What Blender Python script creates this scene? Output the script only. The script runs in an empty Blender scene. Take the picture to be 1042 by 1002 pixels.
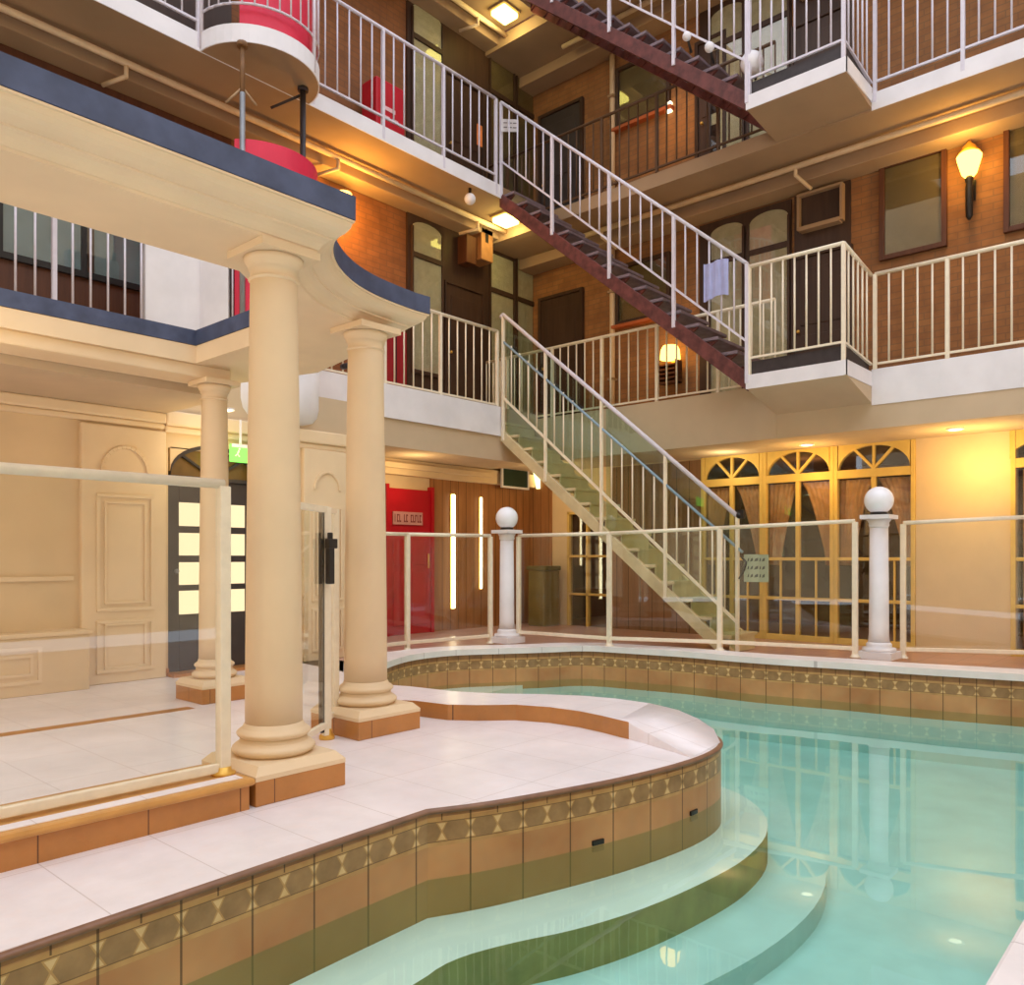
import bpy, bmesh, math, random
from mathutils import Vector, Matrix
random.seed(7)
SC = bpy.context.scene
COL = SC.collection

# ------------------------------------------------------------------ camera
EYE = 1.05
FPX, CX, HY = 827.0, 521.0, 567.0
YAW = math.radians(41.7)
FW = Vector((math.cos(YAW), math.sin(YAW), 0))
RT = Vector((math.sin(YAW), -math.cos(YAW), 0))
cam_d = bpy.data.cameras.new('camera')
cam = bpy.data.objects.new('camera', cam_d)
COL.objects.link(cam)
cam.location = (0, 0, EYE)
cam.rotation_euler = (math.pi / 2, 0, YAW - math.pi / 2)
cam_d.sensor_fit = 'HORIZONTAL'
cam_d.sensor_width = 36.0
cam_d.lens = 36.0 * FPX / 1042.0
cam_d.shift_y = (HY - 501.0) / 1042.0
cam_d.clip_start = 0.02
SC.camera = cam


def ray(px, py):
    return FW + RT * ((px - CX) / FPX) + Vector((0, 0, (HY - py) / FPX))


def onX(px, py, X):
    r = ray(px, py); t = X / r.x
    return Vector((X, r.y * t, EYE + r.z * t))


def onY(px, py, Y):
    r = ray(px, py); t = Y / r.y
    return Vector((r.x * t, Y, EYE + r.z * t))


def onZ(px, py, z):
    r = ray(px, py); t = (z - EYE) / r.z
    return Vector((r.x * t, r.y * t, z))


def lin(c):
    c = c / 255.0
    return c / 12.92 if c <= 0.04045 else ((c + 0.055) / 1.055) ** 2.4


def rgb(r, g, b):
    return (lin(r), lin(g), lin(b), 1.0)


# ------------------------------------------------------------------ materials
class NT:
    def __init__(s, name):
        s.m = bpy.data.materials.new(name); s.m.use_nodes = True
        s.t = s.m.node_tree; s.t.nodes.clear()
        s.out = s.n('ShaderNodeOutputMaterial')

    def n(s, typ, **kw):
        nd = s.t.nodes.new(typ)
        for k, v in kw.items():
            if k.startswith('i_'):
                nd.inputs[k[2:].replace('_', ' ')].default_value = v
            else:
                setattr(nd, k, v)
        return nd

    def l(s, a, b):
        s.t.links.new(a, b)

    def math(s, op, a, b=None, c=None):
        nd = s.t.nodes.new('ShaderNodeMath'); nd.operation = op
        for i, v in enumerate((a, b, c)):
            if v is None: continue
            if isinstance(v, (int, float)): nd.inputs[i].default_value = v
            else: s.l(v, nd.inputs[i])
        return nd.outputs[0]

    def mix(s, f, a, b):
        nd = s.t.nodes.new('ShaderNodeMix'); nd.data_type = 'RGBA'
        for i, v in ((0, f), (6, a), (7, b)):
            if isinstance(v, (int, float, tuple)): nd.inputs[i].default_value = v
            else: s.l(v, nd.inputs[i])
        return nd.outputs[2]

    def coords(s, kind='Object'):
        return s.n('ShaderNodeTexCoord').outputs[kind]

    def noise(s, vec, scale, detail=3.0, rough=0.55):
        nd = s.n('ShaderNodeTexNoise'); nd.inputs['Scale'].default_value = scale
        nd.inputs['Detail'].default_value = detail; nd.inputs['Roughness'].default_value = rough
        s.l(vec, nd.inputs['Vector'])
        return nd.outputs['Fac']

    def ramp(s, fac, lo, hi):
        nd = s.n('ShaderNodeMapRange'); nd.inputs[1].default_value = lo; nd.inputs[2].default_value = hi
        s.l(fac, nd.inputs[0])
        return nd.outputs[0]

    def principled(s, col, rough=0.5, metal=0.0, spec=0.5, bump=None, bump_s=0.2):
        b = s.n('ShaderNodeBsdfPrincipled')
        if isinstance(col, tuple): b.inputs['Base Color'].default_value = col
        else: s.l(col, b.inputs['Base Color'])
        if isinstance(rough, (int, float)): b.inputs['Roughness'].default_value = rough
        else: s.l(rough, b.inputs['Roughness'])
        b.inputs['Metallic'].default_value = metal
        b.inputs['Specular IOR Level'].default_value = spec
        if bump is not None:
            bp = s.n('ShaderNodeBump'); bp.inputs['Strength'].default_value = bump_s
            bp.inputs['Distance'].default_value = 0.01
            s.l(bump, bp.inputs['Height']); s.l(bp.outputs[0], b.inputs['Normal'])
        s.l(b.outputs[0], s.out.inputs['Surface'])
        return b


def paint(name, c, rough=0.55, var=0.08, scale=6.0, metal=0.0, spec=0.4):
    k = NT(name)
    v = k.coords()
    f = k.noise(v, scale)
    a = rgb(*c)
    d = tuple(x * (1 - var * 2) for x in a[:3]) + (1,)
    e = tuple(min(1, x * (1 + var)) for x in a[:3]) + (1,)
    k.principled(k.mix(k.ramp(f, 0.3, 0.7), d, e), rough, metal, spec, bump=f, bump_s=0.04)
    return k.m


def emit(name, c, s):
    k = NT(name)
    e = k.n('ShaderNodeEmission'); e.inputs[0].default_value = rgb(*c); e.inputs[1].default_value = s
    k.l(e.outputs[0], k.out.inputs['Surface'])
    return k.m


def glassy(name, f0=0.04, tint=(0.97, 0.98, 0.97), gain=0.96, rough=0.0, volume=None):
    k = NT(name)
    lw = k.n('ShaderNodeLayerWeight'); lw.inputs['Blend'].default_value = 0.5
    f = k.math('MULTIPLY_ADD', k.math('POWER', lw.outputs['Facing'], 5.0), gain, f0)
    tr = k.n('ShaderNodeBsdfTransparent'); tr.inputs[0].default_value = tint + (1,)
    gl = k.n('ShaderNodeBsdfGlossy'); gl.inputs['Roughness'].default_value = rough
    gl.inputs[0].default_value = (1, 1, 1, 1)
    mx = k.n('ShaderNodeMixShader')
    k.l(f, mx.inputs[0]); k.l(tr.outputs[0], mx.inputs[1]); k.l(gl.outputs[0], mx.inputs[2])
    k.l(mx.outputs[0], k.out.inputs['Surface'])
    if volume:
        va = k.n('ShaderNodeVolumeAbsorption')
        va.inputs['Color'].default_value = volume[0] + (1,); va.inputs['Density'].default_value = volume[1]
        k.l(va.outputs[0], k.out.inputs['Volume'])
    return k.m, k, gl


def brick(name, axis, c1, c2, mortar, bw=0.23, bh=0.075):
    k = NT(name)
    sep = k.n('ShaderNodeSeparateXYZ'); k.l(k.coords(), sep.inputs[0])
    cb = k.n('ShaderNodeCombineXYZ')
    k.l(sep.outputs[1 if axis == 'X' else 0], cb.inputs[0]); k.l(sep.outputs[2], cb.inputs[1])
    b = k.n('ShaderNodeTexBrick')
    k.l(cb.outputs[0], b.inputs['Vector'])
    b.inputs['Color1'].default_value = rgb(*c1); b.inputs['Color2'].default_value = rgb(*c2)
    b.inputs['Mortar'].default_value = rgb(*mortar)
    b.inputs['Scale'].default_value = 1.0; b.inputs['Mortar Size'].default_value = 0.006
    b.inputs['Brick Width'].default_value = bw; b.inputs['Row Height'].default_value = bh
    n = k.noise(cb.outputs[0], 5.0)
    k.principled(k.mix(k.ramp(n, 0.2, 0.9), b.outputs['Color'], rgb(*[x * 0.78 for x in c1])), 0.8, bump=b.outputs['Fac'], bump_s=-0.25)
    return k.m


def tiled(name, c, grout, sx, sy, ox=0.0, oy=0.0, g=0.006, rough=0.28, var=0.05):
    k = NT(name)
    sep = k.n('ShaderNodeSeparateXYZ'); v = k.coords(); k.l(v, sep.inputs[0])

    def line(ch, s, o):
        f = k.math('FRACT', k.math('DIVIDE', k.math('SUBTRACT', sep.outputs[ch], o), s))
        f = k.math('ABSOLUTE', k.math('SUBTRACT', f, 0.5))
        return k.math('GREATER_THAN', f, 0.5 - g / s * 0.5)
    gm = k.math('MAXIMUM', line(0, sx, ox), line(1, sy, oy))
    n = k.noise(v, 2.6, 5.0, 0.65)
    n2 = k.noise(v, 14.0, 4.0, 0.6)
    a = rgb(*c)
    base = k.mix(k.ramp(n, 0.3, 0.72), tuple(x * (1 - 2.6 * var) for x in a[:3]) + (1,), tuple(min(1, x * (1 + var)) for x in a[:3]) + (1,))
    base = k.mix(k.math('MULTIPLY', k.ramp(n2, 0.5, 0.8), 0.25), base, rgb(min(255, c[0] + 5), c[1] - 12, c[2] - 22))
    colr = k.mix(gm, base, rgb(*grout))
    k.principled(colr, rough, 0, 0.45, bump=gm, bump_s=-0.2)
    return k.m


def wood(name, c, axis=2, rough=0.5, dark=0.55, plank=0.0):
    k = NT(name)
    v = k.coords()
    mp = k.n('ShaderNodeMapping')
    sc = [14.0, 14.0, 14.0]; sc[axis] = 1.2
    mp.inputs['Scale'].default_value = sc
    k.l(v, mp.inputs[0])
    n = k.noise(mp.outputs[0], 1.0, 6.0, 0.65)
    a = rgb(*c)
    colr = k.mix(k.ramp(n, 0.28, 0.72), tuple(x * dark for x in a[:3]) + (1,), a)
    if plank:
        sep = k.n('ShaderNodeSeparateXYZ'); k.l(v, sep.inputs[0])
        s = k.math('ADD', sep.outputs[0], sep.outputs[1])
        f = k.math('ABSOLUTE', k.math('SUBTRACT', k.math('FRACT', k.math('DIVIDE', s, plank)), 0.5))
        colr = k.mix(k.math('GREATER_THAN', f, 0.47), colr, tuple(x * 0.25 for x in a[:3]) + (1,))
    k.principled(colr, rough, 0, 0.4, bump=n, bump_s=0.08)
    return k.m


def pool_tile(name):
    """terracotta pool lining: hexagon border under the rim, plain tiles below; UV u = run in metres, v = height"""
    k = NT(name)
    sep = k.n('ShaderNodeSeparateXYZ'); uv = k.coords('UV'); k.l(uv, sep.inputs[0])
    u, v = sep.outputs[0], sep.outputs[1]
    P = 0.127
    fx = k.math('ABSOLUTE', k.math('MULTIPLY', k.math('SUBTRACT', k.math('FRACT', k.math('DIVIDE', u, P)), 0.5), P))
    dx = k.math('SUBTRACT', P / 2, fx)                      # distance from the joint between two hexagons
    ay = k.math('ABSOLUTE', k.math('MULTIPLY', k.math('ADD', v, 0.097), 1.15))
    n = k.noise(uv, 9.0, 4.0)
    n2 = k.noise(uv, 2.2, 3.0)
    plain = k.mix(k.ramp(n2, 0.3, 0.7), rgb(166, 112, 68), rgb(204, 152, 100))
    plain = k.mix(k.math('MULTIPLY', k.ramp(n, 0.4, 0.8), 0.4), plain, rgb(172, 142, 100))
    band = k.mix(k.ramp(n, 0.3, 0.7), rgb(172, 128, 78), rgb(200, 158, 102))
    hexc = k.mix(k.ramp(n, 0.3, 0.7), rgb(136, 104, 68), rgb(170, 134, 92))
    tri = k.mix(k.ramp(n, 0.3, 0.7), rgb(206, 170, 116), rgb(226, 196, 146))
    inhex = k.math('MULTIPLY', k.math('LESS_THAN', ay, 0.046),
                   k.math('GREATER_THAN', dx, k.math('MULTIPLY_ADD', ay, 0.48, 0.004)))
    intri = k.math('MULTIPLY', k.math('LESS_THAN', ay, 0.040),
                   k.math('LESS_THAN', k.math('MULTIPLY', dx, 1.9), k.math('SUBTRACT', ay, 0.006)))
    edge = k.math('MULTIPLY', k.math('LESS_THAN', ay, 0.049), k.math('GREATER_THAN', ay, 0.045))
    c = k.mix(k.math('LESS_THAN', ay, 0.068), plain, band)
    c = k.mix(inhex, c, hexc)
    c = k.mix(intri, c, tri)
    c = k.mix(k.math('MULTIPLY', edge, 0.7), c, rgb(76, 54, 34))
    # slim terracotta bullnose row at the very top
    c = k.mix(k.math('GREATER_THAN', v, -0.034), c, k.mix(k.ramp(n, 0.3, 0.7), rgb(128, 88, 58), rgb(164, 118, 76)))
    f = k.math('ABSOLUTE', k.math('SUBTRACT', k.math('FRACT', k.math('DIVIDE', u, P * 2)), 0.5))
    gr = k.math('GREATER_THAN', f, 0.5 - 0.004 / (P * 2))
    f2 = k.math('ABSOLUTE', k.math('SUBTRACT', k.math('FRACT', k.math('DIVIDE', u, P)), 0.5))
    gr2 = k.math('MULTIPLY', k.math('GREATER_THAN', f2, 0.5 - 0.003 / P), k.math('GREATER_THAN', v, -0.05))
    gr = k.math('MAXIMUM', gr, gr2)
    c = k.mix(k.math('MULTIPLY', gr, 0.75), c, rgb(62, 44, 28))
    c = k.mix(k.math('MULTIPLY', k.math('LESS_THAN', v, -0.292), 0.6), c, rgb(132, 116, 62))   # olive cast of the water painted onto the tiles below the waterline
    k.principled(c, 0.35, 0, 0.4, bump=k.math('ADD', k.math('MULTIPLY', gr, -1.0), k.math('MULTIPLY', intri, 0.4)), bump_s=0.25)
    return k.m


CREAM = paint('cream_paint', (230, 206, 170), 0.5, 0.03, 2.5)
CREAM2 = paint('cream_wall_paint', (222, 196, 156), 0.6, 0.04, 2.0)
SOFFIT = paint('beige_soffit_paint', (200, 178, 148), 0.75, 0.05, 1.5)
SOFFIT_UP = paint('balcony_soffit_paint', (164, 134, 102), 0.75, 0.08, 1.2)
WHITE = paint('white_painted_concrete', (228, 225, 228), 0.6, 0.04, 3.0)
RAILW = paint('white_rail_enamel', (212, 206, 216), 0.35, 0.03, 20)  # lavender cast of bluish daylight put into this white
RAILC = paint('cream_rail_enamel', (236, 224, 200), 0.35, 0.03, 20)
RAILD = paint('shade_dark_rail', (92, 66, 44), 0.45, 0.05, 20)  # dark tone stands for backlit shade on the rails
RAILT = paint('steel_blue_rail', (140, 168, 190), 0.3, 0.03, 20)
TANSTEEL = paint('tan_steel_paint', (206, 190, 150), 0.5, 0.08, 5)
REDSTEEL = paint('dark_red_stair_steel', (104, 56, 50), 0.55, 0.25, 9)
DARKSTEEL = paint('dark_steel', (58, 50, 50), 0.5, 0.15, 9)
BLUE = paint('navy_flashing', (74, 84, 112), 0.5, 0.16, 7)
RED = paint('red_gloss_paint', (186, 24, 40), 0.4, 0.06, 4)
PINK = paint('crimson_screen_paint', (214, 44, 74), 0.5, 0.05, 3)
BROWN = wood('dark_brown_timber', (74, 52, 38), 2, 0.5)
BROWN2 = wood('red_brown_timber', (98, 58, 36), 2, 0.5)
PANELW = wood('varnished_plank_cladding', (172, 118, 72), 2, 0.35, 0.6, plank=0.16)
YELLOWW = paint('yellow_painted_joinery', (220, 186, 104), 0.4, 0.06, 5)
DOORD = paint('charcoal_door_paint', (64, 56, 54), 0.45, 0.1, 5)
BRICKX = brick('brown_brick_right', 'X', (150, 100, 58), (166, 114, 66), (130, 96, 64))
BRICKY = brick('brown_brick_left', 'Y', (140, 88, 50), (156, 100, 58), (120, 84, 56))
TERR = tiled('white_marble_paving', (240, 234, 238), (208, 198, 198), 0.38, 0.56, 1.0, 3.02, g=0.004)
FLOORT = tiled('terracotta_paving', (190, 150, 132), (136, 108, 94), 0.3, 0.3, rough=0.3)
COPE = tiled('pale_coping_stone', (236, 230, 230), (196, 188, 188), 0.4, 9.0, rough=0.35)
TERRA = tiled('terracotta_riser_tile', (190, 130, 70), (104, 66, 40), 0.38, 9.0, 1.0, g=0.005, var=0.1)
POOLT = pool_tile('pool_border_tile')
PLASTER = paint('aqua_pool_plaster', (192, 222, 220), 0.7, 0.05, 3.0)
PLASTER2 = paint('pale_step_plaster', (222, 232, 226), 0.7, 0.04, 3.0)
RISERG = paint('water_green_riser', (150, 150, 96), 0.7, 0.12, 6.0)  # green cast of the water put into the riser colour
LIP = paint('brown_bullnose_tile', (134, 98, 76), .35, .12, 9)
GOLDT = paint('golden_moulded_tile', (206, 152, 84), .35, .08, 7)
PIPE = paint('pale_pipe_paint', (214, 186, 150), .5, .05, 8)
GLASS, _, _ = glassy('clear_fence_glass', 0.035, (0.97, 0.985, 0.975))
GREENGLASS, _, _ = glassy('greenish_stair_glass', 0.05, (0.80, 0.90, 0.86))
WINGLASS, _, _ = glassy('window_glass', 0.06, (0.85, 0.86, 0.85))
WATER, _kw, _gw = glassy('pool_water_surface', 0.022, (0.90, 0.985, 0.925), 0.9, 0.0, ((0.36, 0.86, 0.85), 0.30))
_b = _kw.n('ShaderNodeBump'); _b.inputs['Strength'].default_value = 0.03; _b.inputs['Distance'].default_value = 0.02
_kw.l(_kw.noise(_kw.coords(), 2.2, 2.0), _b.inputs['Height']); _kw.l(_b.outputs[0], _gw.inputs['Normal'])
CURTC = paint('cream_curtain_fabric', (226, 214, 178), 0.85, 0.06, 12)
CURTP = paint('peach_curtain_fabric', (232, 178, 128), 0.85, 0.08, 12)
BLIND = paint('olive_roller_blind', (132, 112, 74), 0.8, 0.06, 6)
BLUEBLIND = paint('grey_blue_blind', (150, 172, 178), 0.8, 0.08, 4)
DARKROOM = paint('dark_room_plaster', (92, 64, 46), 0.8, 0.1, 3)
BLACK = paint('black_plastic', (34, 30, 28), 0.4, 0.05, 8)
GREYM = paint('galvanised_pole', (150, 150, 152), 0.4, 0.08, 9, metal=0.4)
BRASS = paint('brass_fitting', (226, 178, 84), 0.35, 0.05, 9, metal=0.5)
GLOBE = paint('opal_globe', (240, 242, 250), 0.25, 0.01, 3)
SIGNW = paint('pale_sign_board', (216, 212, 214), 0.5, 0.03, 6)
LAVEN = paint('lavender_towel', (164, 168, 208), 0.85, 0.05, 9)
SIGNG = paint('grey_green_sign_board', (170, 176, 150), 0.5, 0.05, 6)
ORANGE = paint('orange_cloth', (226, 128, 62), 0.85, 0.08, 9)
GREEND = paint('dark_green_board', (28, 52, 40), 0.4, 0.1, 9)
LAMP_Y = emit('lamp_glass_yellow', (255, 236, 120), 3.5)
LAMP_A = emit('lamp_glass_amber', (255, 196, 84), 3.5)
LAMP_W = emit('lamp_glass_white', (255, 236, 190), 2.5)
PANE_W = emit('lit_door_pane', (255, 226, 178), 0.70)
EXITG = emit('exit_sign_green', (130, 240, 90), 1.2)
STREAKL = emit('light_streak_glow', (255, 240, 196), 5.0)  # glow for the imitated light streaks on the planks

# ------------------------------------------------------------------ building helpers
ORG = {}


def tag(o, label, cat, group=None, kind=None):
    o['label'] = label; o['category'] = cat
    if group: o['group'] = group
    if kind: o['kind'] = kind
    return o


def thing(name, loc, label, cat, group=None, kind=None):
    o = bpy.data.objects.new(name, None); COL.objects.link(o)
    o.empty_display_size = 0.1
    o.location = loc; ORG[o.name] = Vector(loc)
    return tag(o, label, cat, group, kind)


class B:
    def __init__(s):
        s.m = bmesh.new()

    def box(s, x0, x1, y0, y1, z0, z1):
        if x0 > x1: x0, x1 = x1, x0
        if y0 > y1: y0, y1 = y1, y0
        v = [s.m.verts.new(p) for p in ((x0, y0, z0), (x1, y0, z0), (x1, y1, z0), (x0, y1, z0), (x0, y0, z1), (x1, y0, z1), (x1, y1, z1), (x0, y1, z1))]
        for f in ((3, 2, 1, 0), (4, 5, 6, 7), (0, 1, 5, 4), (1, 2, 6, 5), (2, 3, 7, 6), (3, 0, 4, 7)):
            s.m.faces.new([v[i] for i in f])
        return s

    def _frame(s, p, q):
        d = (Vector(q) - Vector(p)); L = d.length; d.normalize()
        up = Vector((0, 0, 1)) if abs(d.z) < 0.95 else Vector((0, 1, 0))
        a = d.cross(up).normalized(); b = a.cross(d).normalized()
        return d, a, b, L

    def tube(s, p, q, r, n=8, r2=None):
        p, q = Vector(p), Vector(q); d, a, b, L = s._frame(p, q); r2 = r if r2 is None else r2
        A = [s.m.verts.new(p + (a * math.cos(2 * math.pi * i / n) + b * math.sin(2 * math.pi * i / n)) * r) for i in range(n)]
        C = [s.m.verts.new(q + (a * math.cos(2 * math.pi * i / n) + b * math.sin(2 * math.pi * i / n)) * r2) for i in range(n)]
        for i in range(n):
            f = s.m.faces.new([A[i], A[(i + 1) % n], C[(i + 1) % n], C[i]]); f.smooth = True
        s.m.faces.new(A[::-1]); s.m.faces.new(C)
        return s

    def path(s, pts, r, n=8):
        for i in range(len(pts) - 1):
            s.tube(pts[i], pts[i + 1], r, n)
            if i: s.ball(pts[i], r * 1.02, 8, 6)
        return s

    def bar(s, p, q, w, h):
        """rectangular bar from p to q: w across (horizontal), h tall"""
        p, q = Vector(p), Vector(q); d, a, b, L = s._frame(p, q)
        vs = []
        for e in (p, q):
            for i, j in ((-1, -1), (1, -1), (1, 1), (-1, 1)):
                vs.append(s.m.verts.new(e + a * (i * w / 2) + b * (j * h / 2)))
        for f in ((3, 2, 1, 0), (4, 5, 6, 7), (0, 1, 5, 4), (1, 2, 6, 5), (2, 3, 7, 6), (3, 0, 4, 7)):
            s.m.faces.new([vs[i] for i in f])
        return s

    def ball(s, c, r, u=20, v=12, sz=1.0):
        r0 = bmesh.ops.create_uvsphere(s.m, u_segments=u, v_segments=v, radius=r, matrix=Matrix.Translation(Vector(c)) @ Matrix.Diagonal((1, 1, sz, 1)))
        for vv in r0['verts']:
            for f in vv.link_faces: f.smooth = True
        return s

    def lathe(s, prof, c, n=32):
        c = Vector(c); rings = []
        for r, z in prof:
            rings.append([s.m.verts.new(c + Vector((r * math.cos(2 * math.pi * i / n), r * math.sin(2 * math.pi * i / n), z))) for i in range(n)])
        for k in range(len(rings) - 1):
            for i in range(n):
                f = s.m.faces.new([rings[k][i], rings[k][(i + 1) % n], rings[k + 1][(i + 1) % n], rings[k + 1][i]]); f.smooth = True
        s.m.faces.new(rings[0][::-1]); s.m.faces.new(rings[-1])
        return s

    def prism(s, poly, z0, z1):
        """vertical prism over an xy polygon"""
        A = [s.m.verts.new((x, y, z0)) for x, y in poly]; C = [s.m.verts.new((x, y, z1)) for x, y in poly]
        s.m.faces.new(A[::-1]); s.m.faces.new(C)
        n = len(poly)
        for i in range(n): s.m.faces.new([A[i], A[(i + 1) % n], C[(i + 1) % n], C[i]])
        return s

    def slab(s, pts, ext):
        """planar polygon of 3d points extruded by vector ext"""
        e = Vector(ext)
        A = [s.m.verts.new(Vector(p)) for p in pts]; C = [s.m.verts.new(Vector(p) + e) for p in pts]
        s.m.faces.new(A[::-1]); s.m.faces.new(C)
        n = len(pts)
        for i in range(n): s.m.faces.new([A[i], A[(i + 1) % n], C[(i + 1) % n], C[i]])
        return s

    def ring(s, outer, inner, z0, z1):
        """prism with equal-length outer and inner loops"""
        n = len(outer)
        L = [[s.m.verts.new((x, y, z)) for x, y in lp] for lp in (outer, inner) for z in (z0, z1)]
        for i in range(n):
            j = (i + 1) % n
            s.m.faces.new([L[0][i], L[0][j], L[1][j], L[1][i]])
            s.m.faces.new([L[3][i], L[3][j], L[2][j], L[2][i]])
            s.m.faces.new([L[1][i], L[1][j], L[3][j], L[3][i]])
            s.m.faces.new([L[2][i], L[2][j], L[0][j], L[0][i]])
        return s

    def face(s, pts):
        s.m.faces.new([s.m.verts.new(Vector(p)) for p in pts]); return s

    def obj(s, name, mat, parent=None, bevel=0.0, smooth=False, fix=True):
        if fix: bmesh.ops.recalc_face_normals(s.m, faces=s.m.faces[:])
        me = bpy.data.meshes.new(name)
        off = Vector((0, 0, 0))
        if parent is not None:
            off = ORG[parent.name]
            bmesh.ops.translate(s.m, vec=-off, verts=s.m.verts[:])
        s.m.to_mesh(me); s.m.free()
        o = bpy.data.objects.new(name, me); COL.objects.link(o)
        me.materials.append(mat)
        if parent is not None: o.parent = parent
        ORG[o.name] = off
        if bevel:
            md = o.modifiers.new('bevel', 'BEVEL'); md.width = bevel; md.segments = 2; md.limit_method = 'ANGLE'
        return o


def struct(name, b, mat, label, cat, bevel=0.0, parent=None):
    o = b.obj(name, mat, parent, bevel)
    tag(o, label, cat, kind='structure')
    return o


def child_copy(src, parent, loc):
    c = src.copy(); COL.objects.link(c); c.parent = parent; c.location = loc
    ORG[c.name] = ORG[src.name]
    return c


def point(name, loc, power, col=(1, 0.8, 0.5), r=0.08):
    d = bpy.data.lights.new(name, 'POINT'); d.energy = power; d.color = col; d.shadow_soft_size = r; d.specular_factor = 0.0
    o = bpy.data.objects.new(name, d); COL.objects.link(o); o.location = loc
    o.visible_glossy = False
    return o

# ------------------------------------------------------------------ main dimensions (metres)
XW, YW = 10.0, 8.5            # right wing wall, left wing wall (upper floors)
XB, YB = 8.9, 7.47            # balcony edges
XL = 8.15                     # outer face of stairs and landings
R_TOP, R_BOT = (3.02, 5.92, 8.80), (2.65, 5.745, 8.62)
L_TOP, L_BOT = (3.09, 6.10, 9.00), (2.70, 5.93, 8.83)
YG = 7.05                     # panelled ground-floor wall on the left
ZC = 2.40                     # ground-floor ceiling
WZ = -0.29                    # water level
yr = lambda px: onX(px, 567, XW).y
zr = lambda px, py: onX(px, py, XW).z
xl = lambda px: onY(px, 567, YW).x
zl = lambda px, py: onY(px, py, YW).z
xg = lambda px: onY(px, 567, YG).x
zg = lambda px, py: onY(px, py, YG).z


def wbox(b, ax, a0, a1, z0, z1, d0, d1):
    """box on a wall plane: a along the wall, z up, d out of the wall into the court"""
    if ax == 'R': b.box(XW - d1, XW - d0, a0, a1, z0, z1)
    elif ax == 'L': b.box(a0, a1, YW - d1, YW - d0, z0, z1)
    else: b.box(a0, a1, YG - d1, YG - d0, z0, z1)
    return b


def wpt(ax, a, z, d=0.0):
    return Vector((XW - d, a, z)) if ax == 'R' else Vector((a, (YW if ax == 'L' else YG) - d, z))


def wdir(ax):
    return Vector((-1, 0, 0)) if ax == 'R' else Vector((0, -1, 0))


# ------------------------------------------------------------------ pool outline
T = [(-2.6, 2.44), (0.7, 2.44), (1.36, 2.47), (1.9, 2.495), (2.289, 2.51), (2.50, 2.405), (2.734, 2.325), (3.0, 2.245), (3.244, 2.18), (3.6, 2.12),
     (3.894, 2.103), (4.15, 2.14), (4.33, 2.232), (4.45, 2.37), (4.528, 2.574), (4.565, 2.867), (4.55, 3.181), (4.447, 3.504), (4.186, 3.83), (4.03, 4.162), (3.974, 4.55), (3.90, 4.75)]


def smooth(pts, it=1):
    for _ in range(it):
        o = [pts[0]]
        for p, q in zip(pts, pts[1:]):
            o.append((p[0] * .75 + q[0] * .25, p[1] * .75 + q[1] * .25)); o.append((p[0] * .25 + q[0] * .75, p[1] * .25 + q[1] * .75))
        o.append(pts[-1]); pts = o
    return pts


TA, TB = T[:5], T[4:]
TB = smooth(TB, 2)
T = TA + TB[1:]
Fpx = [(1042, 691), (924, 683.8), (870, 679.6), (811, 676), (750, 671.8), (700, 667), (644, 663.6), (595, 660.4), (554, 662.4), (508, 663.7), (462, 665), (423, 669), (399, 675)]
F = [(8.12, 0.42)] + [tuple(onZ(x, y, 0.03)[:2]) for x, y in Fpx] + [(4.72, 5.82)]
F = smooth(F, 2)


def offset(path, d):
    """offset an open xy path to its right-hand side by d"""
    o = []
    for i, p in enumerate(path):
        a = Vector(path[max(0, i - 1)]); c = Vector(path[min(len(path) - 1, i + 1)])
        p = Vector(p)
        n1 = (p - a).normalized() if (p - a).length > 1e-6 else (c - p).normalized()
        n2 = (c - p).normalized() if (c - p).length > 1e-6 else n1
        r1 = Vector((n1.y, -n1.x)); r2 = Vector((n2.y, -n2.x))
        m = (r1 + r2).normalized(); k = max(0.5, m.dot(r1))
        o.append(tuple(p + m * (d / k)))
    return o


POOL = T + F[::-1] + [(-2.6, 0.42)]

b = B(); b.face([(x, y, -0.74) for x, y in POOL]); bmesh.ops.triangulate(b.m, faces=b.m.faces[:])
struct('pool_floor', b, PLASTER, 'pale aqua plaster floor of the swimming pool', 'pool floor')


def uvwall(name, path, z0, z1, mat, label, cat, ztop=None):
    bm = bmesh.new(); uvl = bm.loops.layers.uv.new('UVMap'); s = 0.0; prev = None
    for i, p in enumerate(path):
        if i: s += (Vector(p) - Vector(path[i - 1])).length
        zt = z1 if ztop is None else ztop[i]
        cur = (bm.verts.new((p[0], p[1], z0)), bm.verts.new((p[0], p[1], zt)), s, zt)
        if prev:
            f = bm.faces.new([prev[0], cur[0], cur[1], prev[1]])
            for lp, (uu, vv) in zip(f.loops, ((prev[2], z0), (cur[2], z0), (cur[2], cur[3]), (prev[2], prev[3]))): lp[uvl].uv = (uu, vv)
        prev = cur
    me = bpy.data.meshes.new(name); bm.to_mesh(me); bm.free(); me.materials.append(mat)
    o = bpy.data.objects.new(name, me); COL.objects.link(o); ORG[o.name] = Vector((0, 0, 0))
    tag(o, label, cat, kind='structure')
    return o


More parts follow.
